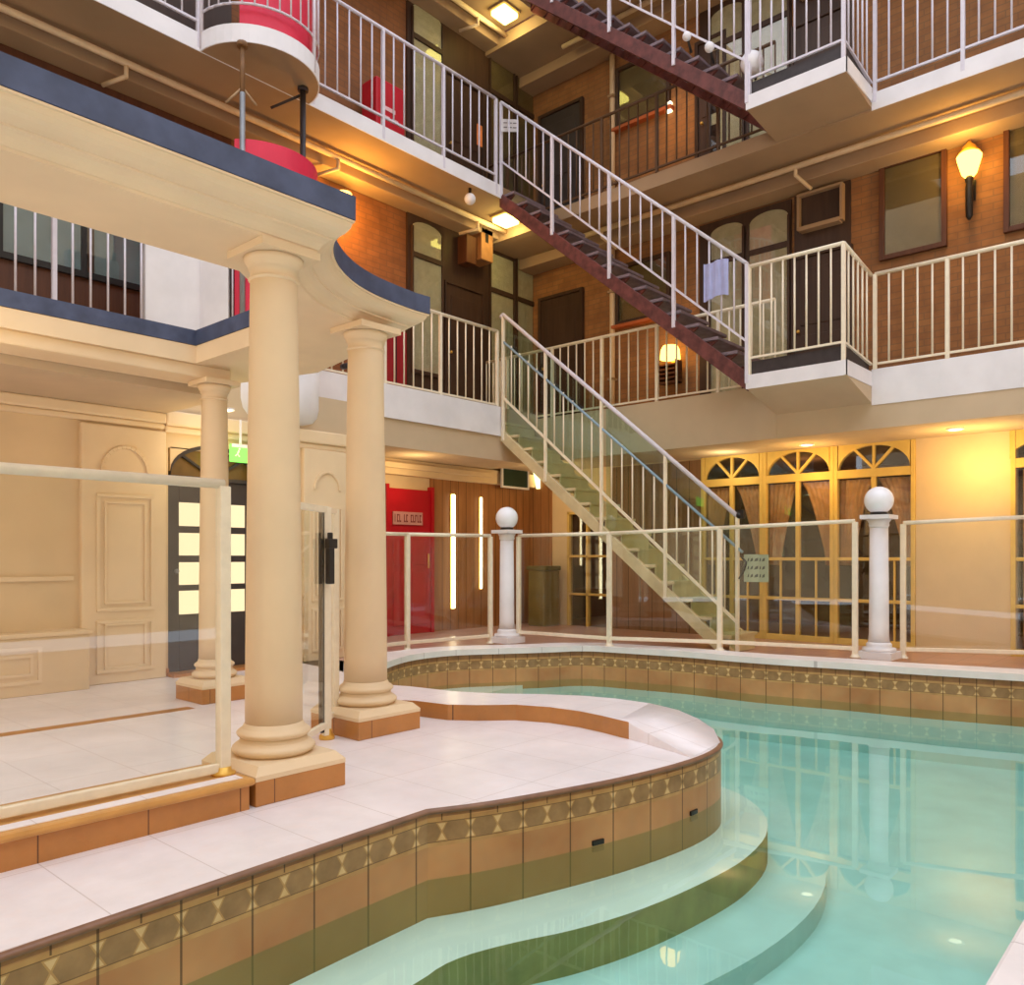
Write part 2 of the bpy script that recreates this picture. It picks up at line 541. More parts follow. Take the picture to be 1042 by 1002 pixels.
uvwall('pool_wall_terrace', T, -0.86, -0.016, POOLT, 'tiled pool wall with hexagon border under the curved marble terrace', 'pool wall')
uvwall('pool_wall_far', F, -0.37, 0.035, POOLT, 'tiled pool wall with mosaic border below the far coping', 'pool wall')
uvwall('pool_wall_far_lower', F, -0.86, -0.37, PLASTER, 'aqua plaster wall under water below the far mosaic border', 'pool wall')
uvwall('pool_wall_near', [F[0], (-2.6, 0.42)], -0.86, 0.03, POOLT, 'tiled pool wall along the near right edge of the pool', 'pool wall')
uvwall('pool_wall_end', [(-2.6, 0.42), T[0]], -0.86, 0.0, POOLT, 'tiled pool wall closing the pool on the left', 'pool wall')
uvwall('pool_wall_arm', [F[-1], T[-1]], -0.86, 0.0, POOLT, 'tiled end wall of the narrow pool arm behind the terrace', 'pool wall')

# underwater steps that follow the terrace
S1 = [(-2.6, 2.10), (1.0, 2.12), (1.9, 2.15), (2.1, 2.19), (2.345, 2.115), (2.63, 1.977), (3.015, 1.875), (3.48, 1.825), (3.81, 1.82), (4.23, 1.893), (4.6, 2.09), (4.87, 2.42), (4.97, 2.85), (4.93, 3.35), (4.72, 3.8), (4.48, 4.25), (4.36, 4.9)]
S2 = [(-2.6, 1.74), (1.0, 1.76), (1.9, 1.79), (2.4, 1.70), (2.9, 1.55), (3.5, 1.48), (4.1, 1.53), (4.7, 1.77), (5.1, 2.05), (5.5, 2.42), (5.68, 2.95), (5.6, 3.6), (5.3, 4.2), (4.95, 4.75), (4.75, 5.4)]
S1, S2 = smooth(S1, 2), smooth(S2, 2)


def step(name, outer, z, label):
    poly = outer + [T[-1]] + T[::-1][1:]
    b = B(); b.face([(x, y, z) for x, y in poly]); bmesh.ops.triangulate(b.m, faces=b.m.faces[:])
    o = struct(name, b, PLASTER2 if z > -.5 else PLASTER, label, 'pool step')
    b = B()
    for p, q in zip(outer, outer[1:]): b.face([(p[0], p[1], -0.86), (q[0], q[1], -0.86), (q[0], q[1], z), (p[0], p[1], z)])
    b.obj('riser', RISERG if z > -0.5 else PLASTER, o)


step('pool_step', S1, -0.45, 'upper underwater step curving round the terrace with riser coloured for the green water')
step('pool_step', S2, -0.63, 'lower wider underwater step on the pool floor')

lp_ = [tuple(onZ(px, py, -.33)[:2]) for px, py in ((430, 700), (470, 697.3), (536, 696), (492, 705.5), (440, 707))]
b = B(); b.prism(lp_, -.86, -.33)
struct('pool_step', b, PLASTER2, 'shallow pale ledge just under water in the far left arm of the pool', 'pool step')
b = B(); b.face([(x, y, WZ) for x, y in POOL]); bmesh.ops.triangulate(b.m, faces=b.m.faces[:])
for f in b.m.faces:
    if f.normal.z < 0: f.normal_flip()
w = b.obj('pool_water', WATER, fix=False)
tag(w, 'clear turquoise water filling the pool', 'water', kind='stuff')

# two skimmer slots just above the waterline of the terrace wall
for px, py, lb in ((628, 873, 'dark overflow slot at the waterline, middle of the terrace wall'), (716, 833, 'dark overflow slot at the waterline near the right end of the terrace wall')):
    q = min(range(len(T)), key=lambda i: (Vector(T[i]) - onZ(px, py, -0.29).to_2d()).length)
    p0, p1 = Vector(T[q]), Vector(T[q + 1]); d = (p1 - p0).normalized(); nrm = Vector((d.y, -d.x))
    c = p0 + nrm * 0.004
    b = B(); b.bar((c.x - d.x * .035, c.y - d.y * .035, -0.275), (c.x + d.x * .035, c.y + d.y * .035, -0.275), 0.012, 0.025)
    o = b.obj('overflow_slot', BLACK, bevel=0.004); tag(o, lb, 'pool fitting')

# ------------------------------------------------------------------ ground surfaces
ARM = [(4.72, 5.82), (5.0, 6.6), (5.2, 8.6)]
tp = T + ARM + [(-4, 8.6), (-4, 2.44)]
b = B(); b.face([(x, y, 0.0) for x, y in tp]); bmesh.ops.triangulate(b.m, faces=b.m.faces[:])
for f in b.m.faces:
    if f.normal.z < 0: f.normal_flip()
o = b.obj('floor_terrace', TERR, fix=False); tag(o, 'white marble paved terrace beside the pool and under the pergola', 'floor', kind='structure')
# rounded lip of the terrace slabs
b = B()
LP = [(-.012, .0012), (.004, .0008), (.010, -.005), (.012, -.011), (.010, -.017), (-.002, -.022)]
LL = [offset(T, o) for o, z in LP]
for i in range(len(T) - 1):
    for k in range(len(LP) - 1): b.face([(*LL[k][i], LP[k][1]), (*LL[k][i + 1], LP[k][1]), (*LL[k + 1][i + 1], LP[k + 1][1]), (*LL[k + 1][i], LP[k + 1][1])])
bmesh.ops.remove_doubles(b.m, verts=b.m.verts[:], dist=1e-5)
for f in b.m.faces: f.smooth = True
tag(b.obj('trim_terrace_lip', LIP), 'rounded brown tile lip along the terrace edge', 'coping', kind='structure')

FO = offset(F, 0.34)
fl = [(8.5, 0.45), (14, 0.45), (14, 12), (5.2, 12)] + ARM[::-1] + FO[::-1][1:]
b = B(); b.face([(x, y, 0.0) for x, y in fl]); bmesh.ops.triangulate(b.m, faces=b.m.faces[:])
for f in b.m.faces:
    if f.normal.z < 0: f.normal_flip()
tag(b.obj('floor', FLOORT, fix=False), 'terracotta paving behind the far glass fence', 'floor', kind='structure')

# far coping
FI = offset(F, -0.022)
b = B()
n = len(F)
for i in range(n - 1):
    q = [(FI[i], FI[i + 1]), (FO[i], FO[i + 1])]
    for z, fl_ in ((0.075, 0), (0.015, 1)):
        p = [(*FI[i], z), (*FI[i + 1], z), (*FO[i + 1], z), (*FO[i], z)]
        b.face(p)
    b.face([(*FI[i], 0.015), (*FI[i + 1], 0.015), (*FI[i + 1], 0.075), (*FI[i], 0.075)])
    b.face([(*FO[i], 0.0), (*FO[i + 1], 0.0), (*FO[i + 1], 0.075), (*FO[i], 0.075)])
bmesh.ops.remove_doubles(b.m, verts=b.m.verts[:], dist=1e-5)
struct('trim_far_coping', b, COPE, 'white stone coping along the curved far edge of the pool', 'coping')
# near right coping and deck
b = B(); b.box(-2.6, 8.6, 0.02, 0.434, 0.03, 0.07)
struct('trim_near_coping', b, COPE, 'white stone coping at the near right corner of the pool', 'coping', bevel=0.012)
b = B(); b.box(-4, 14, -3.0, 0.03, -0.1, 0.05)
struct('floor_deck', b, TERR, 'marble paved deck on the near side of the pool', 'floor')

# raised curved kerb on the terrace
sec = [((3.36, 4.45), (3.90, 4.75), .1, .1), ((3.595, 4.067), (3.974, 4.55), .1, .1), ((3.64, 3.80), (4.03, 4.162), .1, .1), ((3.75, 3.645), (4.10, 3.99), .1, .1), ((3.929, 3.47), (4.186, 3.83), .1, .1),
       ((4.01, 3.25), (4.36, 3.60), .1, .1), ((4.026, 3.026), (4.50, 3.34), .1, .1), ((4.0, 2.84), (4.553, 3.12), .1, .1), ((3.967, 2.70), (4.562, 2.86), .1, .098), ((3.955, 2.62), (4.55, 2.72), .098, .09)]
end = [((3.945, 2.575), (4.535, 2.63), .082, .085), ((3.90, 2.42), (4.49, 2.47), .054, .06), ((3.85, 2.26), (4.40, 2.315), .026, .03), ((3.80, 2.13), (4.22, 2.18), .001, .002)]
b = B(); allsec = sec + end
V = [(b.m.verts.new((*i, hi)), b.m.verts.new((*o, ho)), b.m.verts.new((*i, 0)), b.m.verts.new((*o, -0.02))) for i, o, hi, ho in allsec]
for p, q in zip(V, V[1:]):
    b.m.faces.new([p[0], q[0], q[1], p[1]]); b.m.faces.new([p[1], q[1], q[3], p[3]])
for f in b.m.faces: f.smooth = f.calc_center_median().y < 2.75
for p, q in zip(V[len(sec) - 1:], V[len(sec):]): b.m.faces.new([p[0], q[0], q[2], p[2]])
kb = struct('trim_terrace_kerb', b, TERR, 'raised white curved kerb on the terrace beside the pool', 'kerb')
b = B(); bmv = [(b.m.verts.new((i[0] - .0, i[1], 0)), b.m.verts.new((i[0], i[1], hi + .0005))) for i, o, hi, ho in sec]
for p, q in zip(bmv, bmv[1:]): b.m.faces.new([p[0], q[0], q[1], p[1]])
b.obj('riser', TERRA, kb)

# ------------------------------------------------------------------ walls, slabs, ceilings
b = B()
oA0, oA1 = yr(932), yr(714)           # french-door run
oD1 = yr(1034)
oS0, oS1 = yr(624), yr(578)           # small shop window under the stairs
for y0, y1 in ((-0.2, 0.1), (oD1, oA0), (oA1, oS0), (oS1, YW + 0.3)): b.box(XW, XW + 0.12, y0, y1, 0, ZC + 0.02)
b.box(XW, XW + 0.12, oS0, oS1, 0, zr(600, 642)); b.box(XW, XW + 0.12, oS0, oS1, zr(600, 520), ZC + 0.02)
b.box(XW, XW + 0.12, -3, -0.2, 0, ZC)
struct('wall_right_ground', b, CREAM2, 'cream ground-floor wall of the right wing behind the french doors', 'wall')
b = B(); b.box(XW, XW + 0.3, -4, YW + 0.3, ZC + 0.02, 12.5)
struct('wall_right', b, BRICKX, 'brown brick upper wall of the right wing', 'wall')
b = B(); b.box(-5, XW + 0.3, YW, YW + 0.3, ZC, 12.5)
struct('wall_left', b, BRICKY, 'brown brick upper wall of the left wing', 'wall')
b = B(); b.box(5.45, XW + 0.3, YW, YW + 0.3, 0, ZC); b.box(5.45, 5.6, YG, YW, 0, ZC)
struct('wall_left_ground', b, CREAM2, 'cream ground-floor wall in the recess under the left wing', 'wall')
b = B()
dx0, dx1 = xg(171), xg(262)
b.box(-5, dx0, YG, YG + 0.15, 0, 2.4); b.box(dx1, 5.45, YG, YG + 0.15, 0, 2.4); b.box(dx0, dx1, YG, YG + 0.15, 2.02, 2.4)
struct('wall_left_pergola', b, CREAM2, 'cream panelled wall behind the pergola', 'wall')
b = B(); b.box(-7, 16, -6.3, -6, -.1, 12); struct('wall_near', b, CREAM2, 'cream wall closing the court behind the photographer', 'wall')
b = B(); b.box(-7.3, -7, -6.3, 9, -.1, 12); struct('wall_front', b, CREAM2, 'cream wall closing the court on the left of the photographer', 'wall')
# dark rooms behind openings
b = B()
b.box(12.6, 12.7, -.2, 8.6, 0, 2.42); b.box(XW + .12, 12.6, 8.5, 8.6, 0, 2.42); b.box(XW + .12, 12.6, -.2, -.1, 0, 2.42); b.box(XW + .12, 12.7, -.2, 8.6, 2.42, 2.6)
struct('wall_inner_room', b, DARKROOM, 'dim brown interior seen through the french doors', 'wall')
b = B(); b.box(dx0 - .6, dx1 + .6, YG + 0.9, YG + 1.0, 0, 2.4); b.box(dx0 - .62, dx0 - .6, YG + .15, YG + 1, 0, 2.4); b.box(dx1 + .6, dx1 + .62, YG + .15, YG + 1, 0, 2.4)
struct('wall_inner_hall', b, CREAM2, 'lit hallway wall behind the charcoal glazed door', 'wall')

for k in range(3):
    lv = ('first', 'second', 'third')[k]
    b = B(); b.box(XB, XW, -4, YW, R_BOT[k], R_TOP[k])
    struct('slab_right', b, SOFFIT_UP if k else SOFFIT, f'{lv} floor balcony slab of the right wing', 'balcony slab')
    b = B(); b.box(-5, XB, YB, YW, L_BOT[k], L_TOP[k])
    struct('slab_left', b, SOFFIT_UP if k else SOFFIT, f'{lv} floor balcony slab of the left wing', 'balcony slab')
    b = B(); b.box(XB - 0.012, XB, -4, 2.86, R_BOT[k] - .002, R_TOP[k] + .004)
    struct('trim_right_edge', b, WHITE, f'white painted edge of the {lv} floor right balcony', 'balcony edge')
    b = B(); b.box(-5, XL, YB - 0.012, YB, L_BOT[k] - .002, L_TOP[k] + .004)
    struct('trim_left_edge', b, WHITE, f'white painted edge of the {lv} floor left balcony', 'balcony edge')
    # wall plates under the soffits
    if k:
        b = B(); b.box(XW - .34, XW, -4, YW, R_BOT[k] - .16, R_BOT[k])
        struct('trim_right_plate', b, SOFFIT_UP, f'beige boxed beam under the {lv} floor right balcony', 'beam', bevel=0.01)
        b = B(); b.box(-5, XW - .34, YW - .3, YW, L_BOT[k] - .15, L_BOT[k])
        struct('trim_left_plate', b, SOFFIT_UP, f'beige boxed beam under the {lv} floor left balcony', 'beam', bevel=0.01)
    # landings where the stairs arrive on the right wing
    zt = R_TOP[k] - 0.03 + (0.08 if k else 0)
    poly = [(XL, zt - .145), (XL, zt), (XB, zt), (XB, R_BOT[k] + .02)]
    b = B(); b.slab([(x, 2.86, z) for x, z in poly], (0, 1.04, 0))
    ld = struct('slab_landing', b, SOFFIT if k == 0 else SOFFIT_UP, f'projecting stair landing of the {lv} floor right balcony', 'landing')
    b = B(); b.box(XL - .01, XL, 2.85, 3.91, zt - .146, zt + .004); b.box(XL - .01, XB - .02, 2.85, 2.86, zt - .146, zt + .004)
    b.obj('edge', WHITE, ld)
    b = B(); b.box(XL + .03, XL + .06, 2.89, 3.87, zt + .001, zt + .15); b.box(XL + .06, XB, 2.89, 2.92, zt + .001, zt + .15)
    b.obj('kickboard', DARKSTEEL, ld)

# ground-floor ceilings and beige fascias below the first floor balconies
b = B(); b.box(XB, XW + 0.1, -4, YW, ZC, R_BOT[0])
struct('ceiling_right', b, SOFFIT, 'beige ground-floor ceiling in front of the french doors', 'ceiling')
b = B(); b.box(3.3, XB, YB + 0.02, YW, ZC - .03, L_BOT[0])
struct('ceiling_left', b, SOFFIT, 'beige ceiling over the recess with the red door', 'ceiling')
b = B(); b.box(XB - .02, XB, 3.9, YB + .3, ZC, R_TOP[0])
struct('trim_right_fascia', b, SOFFIT, 'beige fascia under the right balcony behind the stairs', 'fascia')
b = B(); b.box(-5, 3.3, 5.985, YW, 2.31, 2.45)
struct('ceiling_pergola', b, SOFFIT, 'beige ceiling over the walkway behind the pergola', 'ceiling')
b = B(); b.box(3.3, 5.45, YG - .02, YB + .05, ZC - .06, L_BOT[0])
struct('ceiling_link', b, SOFFIT, 'beige bulkhead over the panelled wall beside the bay', 'ceiling')
# wall cornices and skirtings on the left
b = B(); b.box(-5, 3.3, YG - .07, YG, 2.22, 2.31); b.box(-5, 3.3, YG - .04, YG, 2.17, 2.22)
struct('trim_cornice', b, CREAM, 'cream cornice along the top of the panelled wall', 'cornice', bevel=0.015)
b = B(); b.box(3.3, 5.45, YG - .07, YG, 2.21, ZC - .06); b.box(3.3, 5.45, YG - .04, YG, 2.15, 2.21)
struct('trim_cornice', b, CREAM, 'cream cornice over the panelled wall right of the exit sign', 'cornice', bevel=0.015)
b = B(); b.box(5.6, XW - .02, YW - .12, YW, 2.16, ZC - .03); b.box(5.6, 8.9, YW - .18, YW - .12, 2.24, 2.32)
struct('trim_cornice', b, CREAM2, 'cream boxed cornice above the red door', 'cornice', bevel=0.012)
b = B(); b.box(-5, dx0, YG - .02, YG, 0, .07)
struct('baseboard_left', b, TERRA, 'terracotta skirting tiles along the panelled wall', 'skirting')
b = B(); b.box(xl(437), XW, YW - .03, YW, 0, 2.16)
struct('wall_timber_lining', b, PANELW, 'varnished vertical plank lining beside the red door', 'wall lining')
b = B(); b.box(XW - .02, XW, oA1, oS0, 0, 2.38)
struct('wall_timber_panel', b, wood('grey_brown_planks', (150, 112, 80), 2, .5, .6, plank=.2), 'grey-brown plank lining on the wall under the stairs', 'wall lining')
b = B(); b.box(XW - .03, XW, yr(562), YW - .03, 0, 2.38)
struct('wall_timber_return', b, PANELW, 'varnished plank lining in the corner under the stairs', 'wall lining')
b = B(); b.box(.4, 4.75, YW - .02, YW, L_TOP[1], L_BOT[2] - .15)
struct('wall_timber_screen', b, BROWN, 'dark timber walling behind the top left bay', 'wall lining')
# terracotta kerb under the left glass fence
b = B(); b.box(-4, 1.80, 3.07, 3.42, 0, .118)
kk = struct('trim_fence_kerb', b, TERRA, 'terracotta tiled kerb carrying the left glass fence', 'kerb')
b = B(); b.box(-4, 1.82, 3.045, 3.44, .100, .132)
b.obj('capping', GOLDT, kk, bevel=0.014)
b = B(); b.box(-4, 1.78, 3.085, 3.15, .130, .1345); b.obj('marble_strip', TERR, kk)
b = B(); b.box(-4, 2.75, 5.40, 5.50, -.005, .002)
struct('trim_floor_border', b, TERRA, 'terracotta border strip in the paving under the pergola', 'floor border')

# ------------------------------------------------------------------ windows and doors
def arch_pts(a0, a1, z0, h, n=16):
    c = (a0 + a1) / 2; r = (a1 - a0) / 2
    return [(c - r * math.cos(math.pi * i / n), z0 + h * math.sin(math.pi * i / n)) for i in range(n + 1)]


def curtain(ax, a_edge, a_full, a_tied, z0, z1, d, mat, label, group=None, name='curtain'):
    """pleated cloth hanging from a_edge; spans to a_full at the top and to a_tied at the bottom"""
    b = B(); R, Cn = 10, 18; rows = []
    for i in range(R + 1):
        t = i / R
        w = a_full + (a_tied - a_full) * min(1, t * 1.15) ** 0.75
        row = []
        for j in range(Cn + 1):
            s = j / Cn
            row.append(b.m.verts.new(wpt(ax, a_edge + (w - a_edge) * s, z1 + (z0 - z1) * t, d + 0.014 * math.sin(s * 5.5 * 2 * math.pi))))
        rows.append(row)
    for i in range(R):
        for j in range(Cn):
            f = b.m.faces.new([rows[i][j], rows[i][j + 1], rows[i + 1][j + 1], rows[i + 1][j]]); f.smooth = True
    o = b.obj(name, mat)
    m = o.modifiers.new('cloth', 'SOLIDIFY'); m.thickness = 0.003
    return tag(o, label, 'curtain', group)


def french(idx, px0, px1, label, curt=True, a=None):
    a1, a0 = (yr(px0), yr(px1)) if a is None else a
    rootloc = (XW, (a0 + a1) / 2, 0)
    w = thing(f'window_{idx}', rootloc, label, 'french door', kind='structure')
    ZT = ZC + .0
    zt0, zt1 = 2.00, 2.10
    jw = 0.045
    b = B()
    for s in (a0 + .001, a1 - jw - .001): wbox(b, 'R', s, s + jw, 0, ZT, -.06, .03)
    wbox(b, 'R', a0 + jw, a1 - jw, 0, .075, -.05, .02)
    wbox(b, 'R', a0 + jw, a1 - jw, zt0, zt1, -.05, .025)
    c = (a0 + a1) / 2
    wbox(b, 'R', c - .025, c + .025, .07, zt0, -.045, .02)
    for z in (.53, 1.03): wbox(b, 'R', a0 + jw, a1 - jw, z - .02, z + .02, -.04, .015)
    for q in ((a0 * .75 + a1 * .25), (a0 * .25 + a1 * .75)): wbox(b, 'R', q - .01, q + .01, .07, 1.03, -.03, .01)
    b.obj('joinery', YELLOWW, w, bevel=0.004)
    # arched fanlight with radiating bars
    b = B(); ar = arch_pts(a0 + jw + .01, a1 - jw - .01, zt1, .275)
    for p, q in zip(ar, ar[1:]):
        b.slab([wpt('R', p[0], p[1], -.05), wpt('R', q[0], q[1], -.05), wpt('R', q[0], ZT, -.05), wpt('R', p[0], ZT, -.05)], wdir('R') * .07)
    b.obj('spandrel', YELLOWW, w)
    b = B()
    wbox(b, 'R', c - .014, c + .014, zt1, zt1 + .28, -.04, .012)
    for s in (-1, 1):
        b.bar(wpt('R', c, zt1, -.014), wpt('R', c + s * .215, zt1 + .235, -.014), .05, .03)
    b.obj('fanlight_bar', YELLOWW, w)
    b = B(); wbox(b, 'R', a0 + jw, a1 - jw, .07, ZT - .01, -.024, -.018)
    b.obj('pane', WINGLASS, w)
    return a0 + jw, a1 - jw


FD = []
for i, (p0, p1, lb) in enumerate(((714.2, 777, 'yellow arched french door beside the foot of the stairs'), (777, 849, 'yellow arched french door, middle one of the three between stairs and pillar'),
                                  (849, 931.8, 'yellow arched french door directly behind the right globe pillar'))):
    FD.append(french(i + 1, p0, p1, lb))
french(4, 0, 0, 'yellow arched french door cut by the right edge of the photo', a=(0.12, oD1 - 0.0))
wh = ('beside the foot of the stairs', 'in the middle french door', 'in the french door behind the globe pillar')
for (a0, a1), wn in zip(FD, wh):
    h = (a1 - a0)
    curtain('R', a1, a1 - h * .47, a1 - h * .20, .95, 1.99, -.09, CURTP, f'peach tied-back left curtain {wn}', 'peach curtains in the french doors')
    curtain('R', a0, a0 + h * .47, a0 + h * .12, .95, 1.99, -.09, CURTP, f'peach tied-back right curtain {wn}', 'peach curtains in the french doors')
curtain('R', oD1 - .05, oD1 - .45, oD1 - .4, .1, 1.99, -.09, CURTP, 'peach curtain in the french door at the right edge of the photo', 'peach curtains in the french doors')


def plain_window(idx, ax, a0, a1, z0, z1, frame, fill, label, fw=.05, bars_a=(), bars_z=(), sill=None, d=.06, fillname='blind'):
    if a0 > a1: a0, a1 = a1, a0
    base = wpt(ax, (a0 + a1) / 2, z0)
    w = thing(f'window_{idx}', base, label, 'window', kind='structure')
    b = B()
    wbox(b, ax, a0 - fw, a0, z0 - fw, z1 + fw, 0, d); wbox(b, ax, a1, a1 + fw, z0 - fw, z1 + fw, 0, d)
    wbox(b, ax, a0, a1, z1, z1 + fw, 0, d); wbox(b, ax, a0, a1, z0 - fw, z0, 0, d)
    for a in bars_a: wbox(b, ax, a - fw * .4, a + fw * .4, z0, z1, 0, d * .9)
    for z in bars_z: wbox(b, ax, a0, a1, z - fw * .35, z + fw * .35, 0, d * .9)
    b.obj('window_frame', frame, w, bevel=.004)
    b = B(); wbox(b, ax, a0, a1, z0, z1, .004, .012); b.obj(fillname, fill, w)
    b = B(); wbox(b, ax, a0, a1, z0, z1, .03, .035); b.obj('pane', WINGLASS, w)
    if sill:
        b = B(); wbox(b, ax, a0 - .1, a1 + .1, z0 - fw - .05, z0 - fw, 0, .1); b.obj('sill', sill, w, bevel=.006)
    return w


def arched_window(idx, ax, panes, outer, zlo, mid, label, header=None, fill=CURTC, lower=None):
    """dark timber surround with pale curtained panes; panes: (a0, a1, z spring, rise)"""
    a0, a1, z0, z1 = outer
    w = thing(f'window_{idx}', wpt(ax, (a0 + a1) / 2, z0), label, 'window', kind='structure')
    b = B(); wbox(b, ax, a0, a1, z0, z1, 0, .03); b.obj('surround', BROWN, w)
    b = B(); g = B(); fr = B()
    for p0, p1, zs, rise in panes:
        pts = [(p0, zlo)] + (arch_pts(p0, p1, zs, rise) if rise > 0 else [(p0, zs), (p1, zs)]) + [(p1, zlo)]
        if rise > 0: pts = [(p0, zlo)] + arch_pts(p0, p1, zs, rise) + [(p1, zlo)]
        b.slab([wpt(ax, a, z, .03) for a, z in pts], wdir(ax) * .012)
        g.slab([wpt(ax, a, z, .05) for a, z in pts], wdir(ax) * .004)
        wbox(fr, ax, p0 - .03, p0, zlo, zs, .03, .07); wbox(fr, ax, p1, p1 + .03, zlo, zs, .03, .07)
        if mid: wbox(fr, ax, p0, p1, mid - .035, mid + .035, .03, .07)
        wbox(fr, ax, p0 - .03, p1 + .03, zlo - .05, zlo, .03, .08)
    b.obj('curtain', fill, w); g.obj('pane', WINGLASS, w); fr.obj('window_frame', BROWN, w, bevel=.004)
    return w


def door(idx, ax, a0, a1, z0, z1, mat, frame, label, panels=((.08, .45), (.52, .92)), handle=1, frame_w=.05):
    if a0 > a1: a0, a1 = a1, a0
    dd = thing(f'door_{idx}', wpt(ax, (a0 + a1) / 2, z0), label, 'door', kind='structure')
    b = B(); wbox(b, ax, a0, a1, z0, z1, .0, .035)
    h = z1 - z0; m = .13 * (a1 - a0)
    for lo, hi in panels:
        wbox(b, ax, a0 + m, a1 - m, z0 + h * lo, z0 + h * hi, .03, .045)
    b.obj('leaf', mat, dd, bevel=.006)
    b = B()
    wbox(b, ax, a0 - frame_w, a0, z0, z1 + frame_w, 0, .06); wbox(b, ax, a1, a1 + frame_w, z0, z1 + frame_w, 0, .06); wbox(b, ax, a0, a1, z1, z1 + frame_w, 0, .06)
    b.obj('door_frame', frame, dd, bevel=.005)
    s = a0 + .07 if handle > 0 else a1 - .07
    b = B(); b.ball(wpt(ax, s, z0 + h * .48, .075), .022, 12, 8); b.tube(wpt(ax, s, z0 + h * .48, .03), wpt(ax, s, z0 + h * .48, .07), .009)
    b.obj('door_knob', BRASS, dd)
    return dd


# right wing: middle balcony (first floor) and the same row above
wi = 5; di = 1
for k, (lv, dz) in enumerate((('middle balcony', 0.0), ('top balcony', 2.9))):
    z0 = R_TOP[k]
    door(di, 'R', yr(592), yr(552), z0, z0 + 2.1, BROWN if k == 0 else DOORD, BROWN, f'dark panelled door in the far corner of the right wing, {lv}', handle=-1); di += 1
    plain_window(wi, 'R', yr(680), yr(631), zr(640, 326) + dz, zr(640, 272) + dz, BROWN, BLIND, f'olive-blinded window beside the downpipe, {lv} of the right wing', sill=paint('red_sill_paint', (176, 92, 52), .5, .06, 5)); wi += 1
    arched_window(wi, 'R', [(yr(757), yr(725), zr(740, 236) + dz, .09), (yr(803), yr(764), zr(784, 225) + dz, .12)], (yr(806), yr(713), z0, 5.56 + dz), z0 + .15, zr(784, 254) + dz, f'pair of arched windows with cream curtains in dark timber, {lv} behind the landing'); wi += 1
    dd = door(di, 'R', yr(866), yr(809), z0, z0 + 1.75, BROWN, BROWN, f'dark brown door behind the stair landing, {lv}', handle=-1, frame_w=.03); di += 1
    b = B(); wbox(b, 'R', yr(866), yr(809), z0 + 1.78, 5.58 + dz, 0, .02); b.obj('overdoor_panel', BROWN, dd)
    ac = thing('air_conditioner', wpt('R', yr(838), zr(838, 228) + dz), f'boxed air conditioner above the dark door on the {lv} landing', 'air conditioner', 'air conditioners over the right wing doors')
    a0, a1 = yr(858), yr(817); zz0, zz1 = zr(838, 229) + dz, zr(838, 197) + dz
    b = B(); wbox(b, 'R', a0, a1, zz0, zz1, .02, .05); b.obj('grille', BROWN, ac)
    b = B(); wbox(b, 'R', a0 - .03, a0, zz0 - .03, zz1 + .03, .02, .12); wbox(b, 'R', a1, a1 + .03, zz0 - .03, zz1 + .03, .02, .12); wbox(b, 'R', a0, a1, zz1, zz1 + .03, .02, .12)
    b.obj('casing', SOFFIT_UP, ac)
    b = B(); wbox(b, 'R', a0, a1, zz0 - .05, zz0, .02, .14); b.obj('ledge', SOFFIT_UP, ac)
    if k == 0:
        plain_window(wi, 'R', yr(959), yr(901), zr(930, 254), zr(930, 164), BROWN2, BLIND, f'square window with olive blind left of the lit torch lamp', fw=.055); wi += 1
        plain_window(wi, 'R', yr(1085), yr(1028), zr(1040, 229), zr(1040, 130), BROWN2, BLIND, f'square window with brown blind at the right edge of the photo', fw=.055); wi += 1
door(di, 'R', yr(737), yr(712), R_TOP[1], R_TOP[1] + 2.1, BROWN, BROWN, 'narrow dark door under the upper stair flight, top balcony', handle=-1); di += 1

# left wing rows
for k, (lv, dz) in enumerate((('middle balcony', 0.0), ('top balcony', 3.01))):
    z0 = L_TOP[k]
    arched_window(wi, 'L', [(xl(418), xl(447), zl(432, 236) + dz, .1)], (xl(413), xl(494), z0, 5.78 + dz), z0 + .55, zl(432, 264) + dz, f'arched window with cream curtain left of the brown door, {lv} of the left wing'); wi += 1
    door(di, 'L', xl(452), xl(489), z0, z0 + 1.9, BROWN, BROWN, f'dark brown door between two windows, {lv} of the left wing', frame_w=.03); di += 1
    arched_window(wi, 'L', [(xl(497), xl(520), zl(508, 262) + dz, 0), (xl(524), xl(545) - .05, zl(535, 268) + dz, 0)], (xl(494), XW - .02, z0, 5.78 + dz), z0 + .12, zl(520, 303) + dz, f'tall curtained double window beside the corner, {lv} of the left wing', fill=CURTC if k == 0 else BLIND); wi += 1
ac = thing('air_conditioner', wpt('L', xl(474), zl(474, 270)), 'timber-boxed air conditioner above the brown door of the left wing', 'air conditioner')
b = B(); wbox(b, 'L', xl(464), xl(474), zl(470, 272), zl(470, 244), .03, .22); b.obj('housing', BROWN2, ac, bevel=.01)
b = B(); wbox(b, 'L', xl(475), xl(487), zl(480, 270), zl(480, 238), .03, .3); b.obj('cover', paint('honey_timber_box', (156, 108, 66), .5, .1, 7), ac, bevel=.01)
b = B(); wbox(b, 'L', xl(479), xl(482), zl(480, 252), zl(480, 243), .3, .305); b.obj('slot', BLACK, ac)

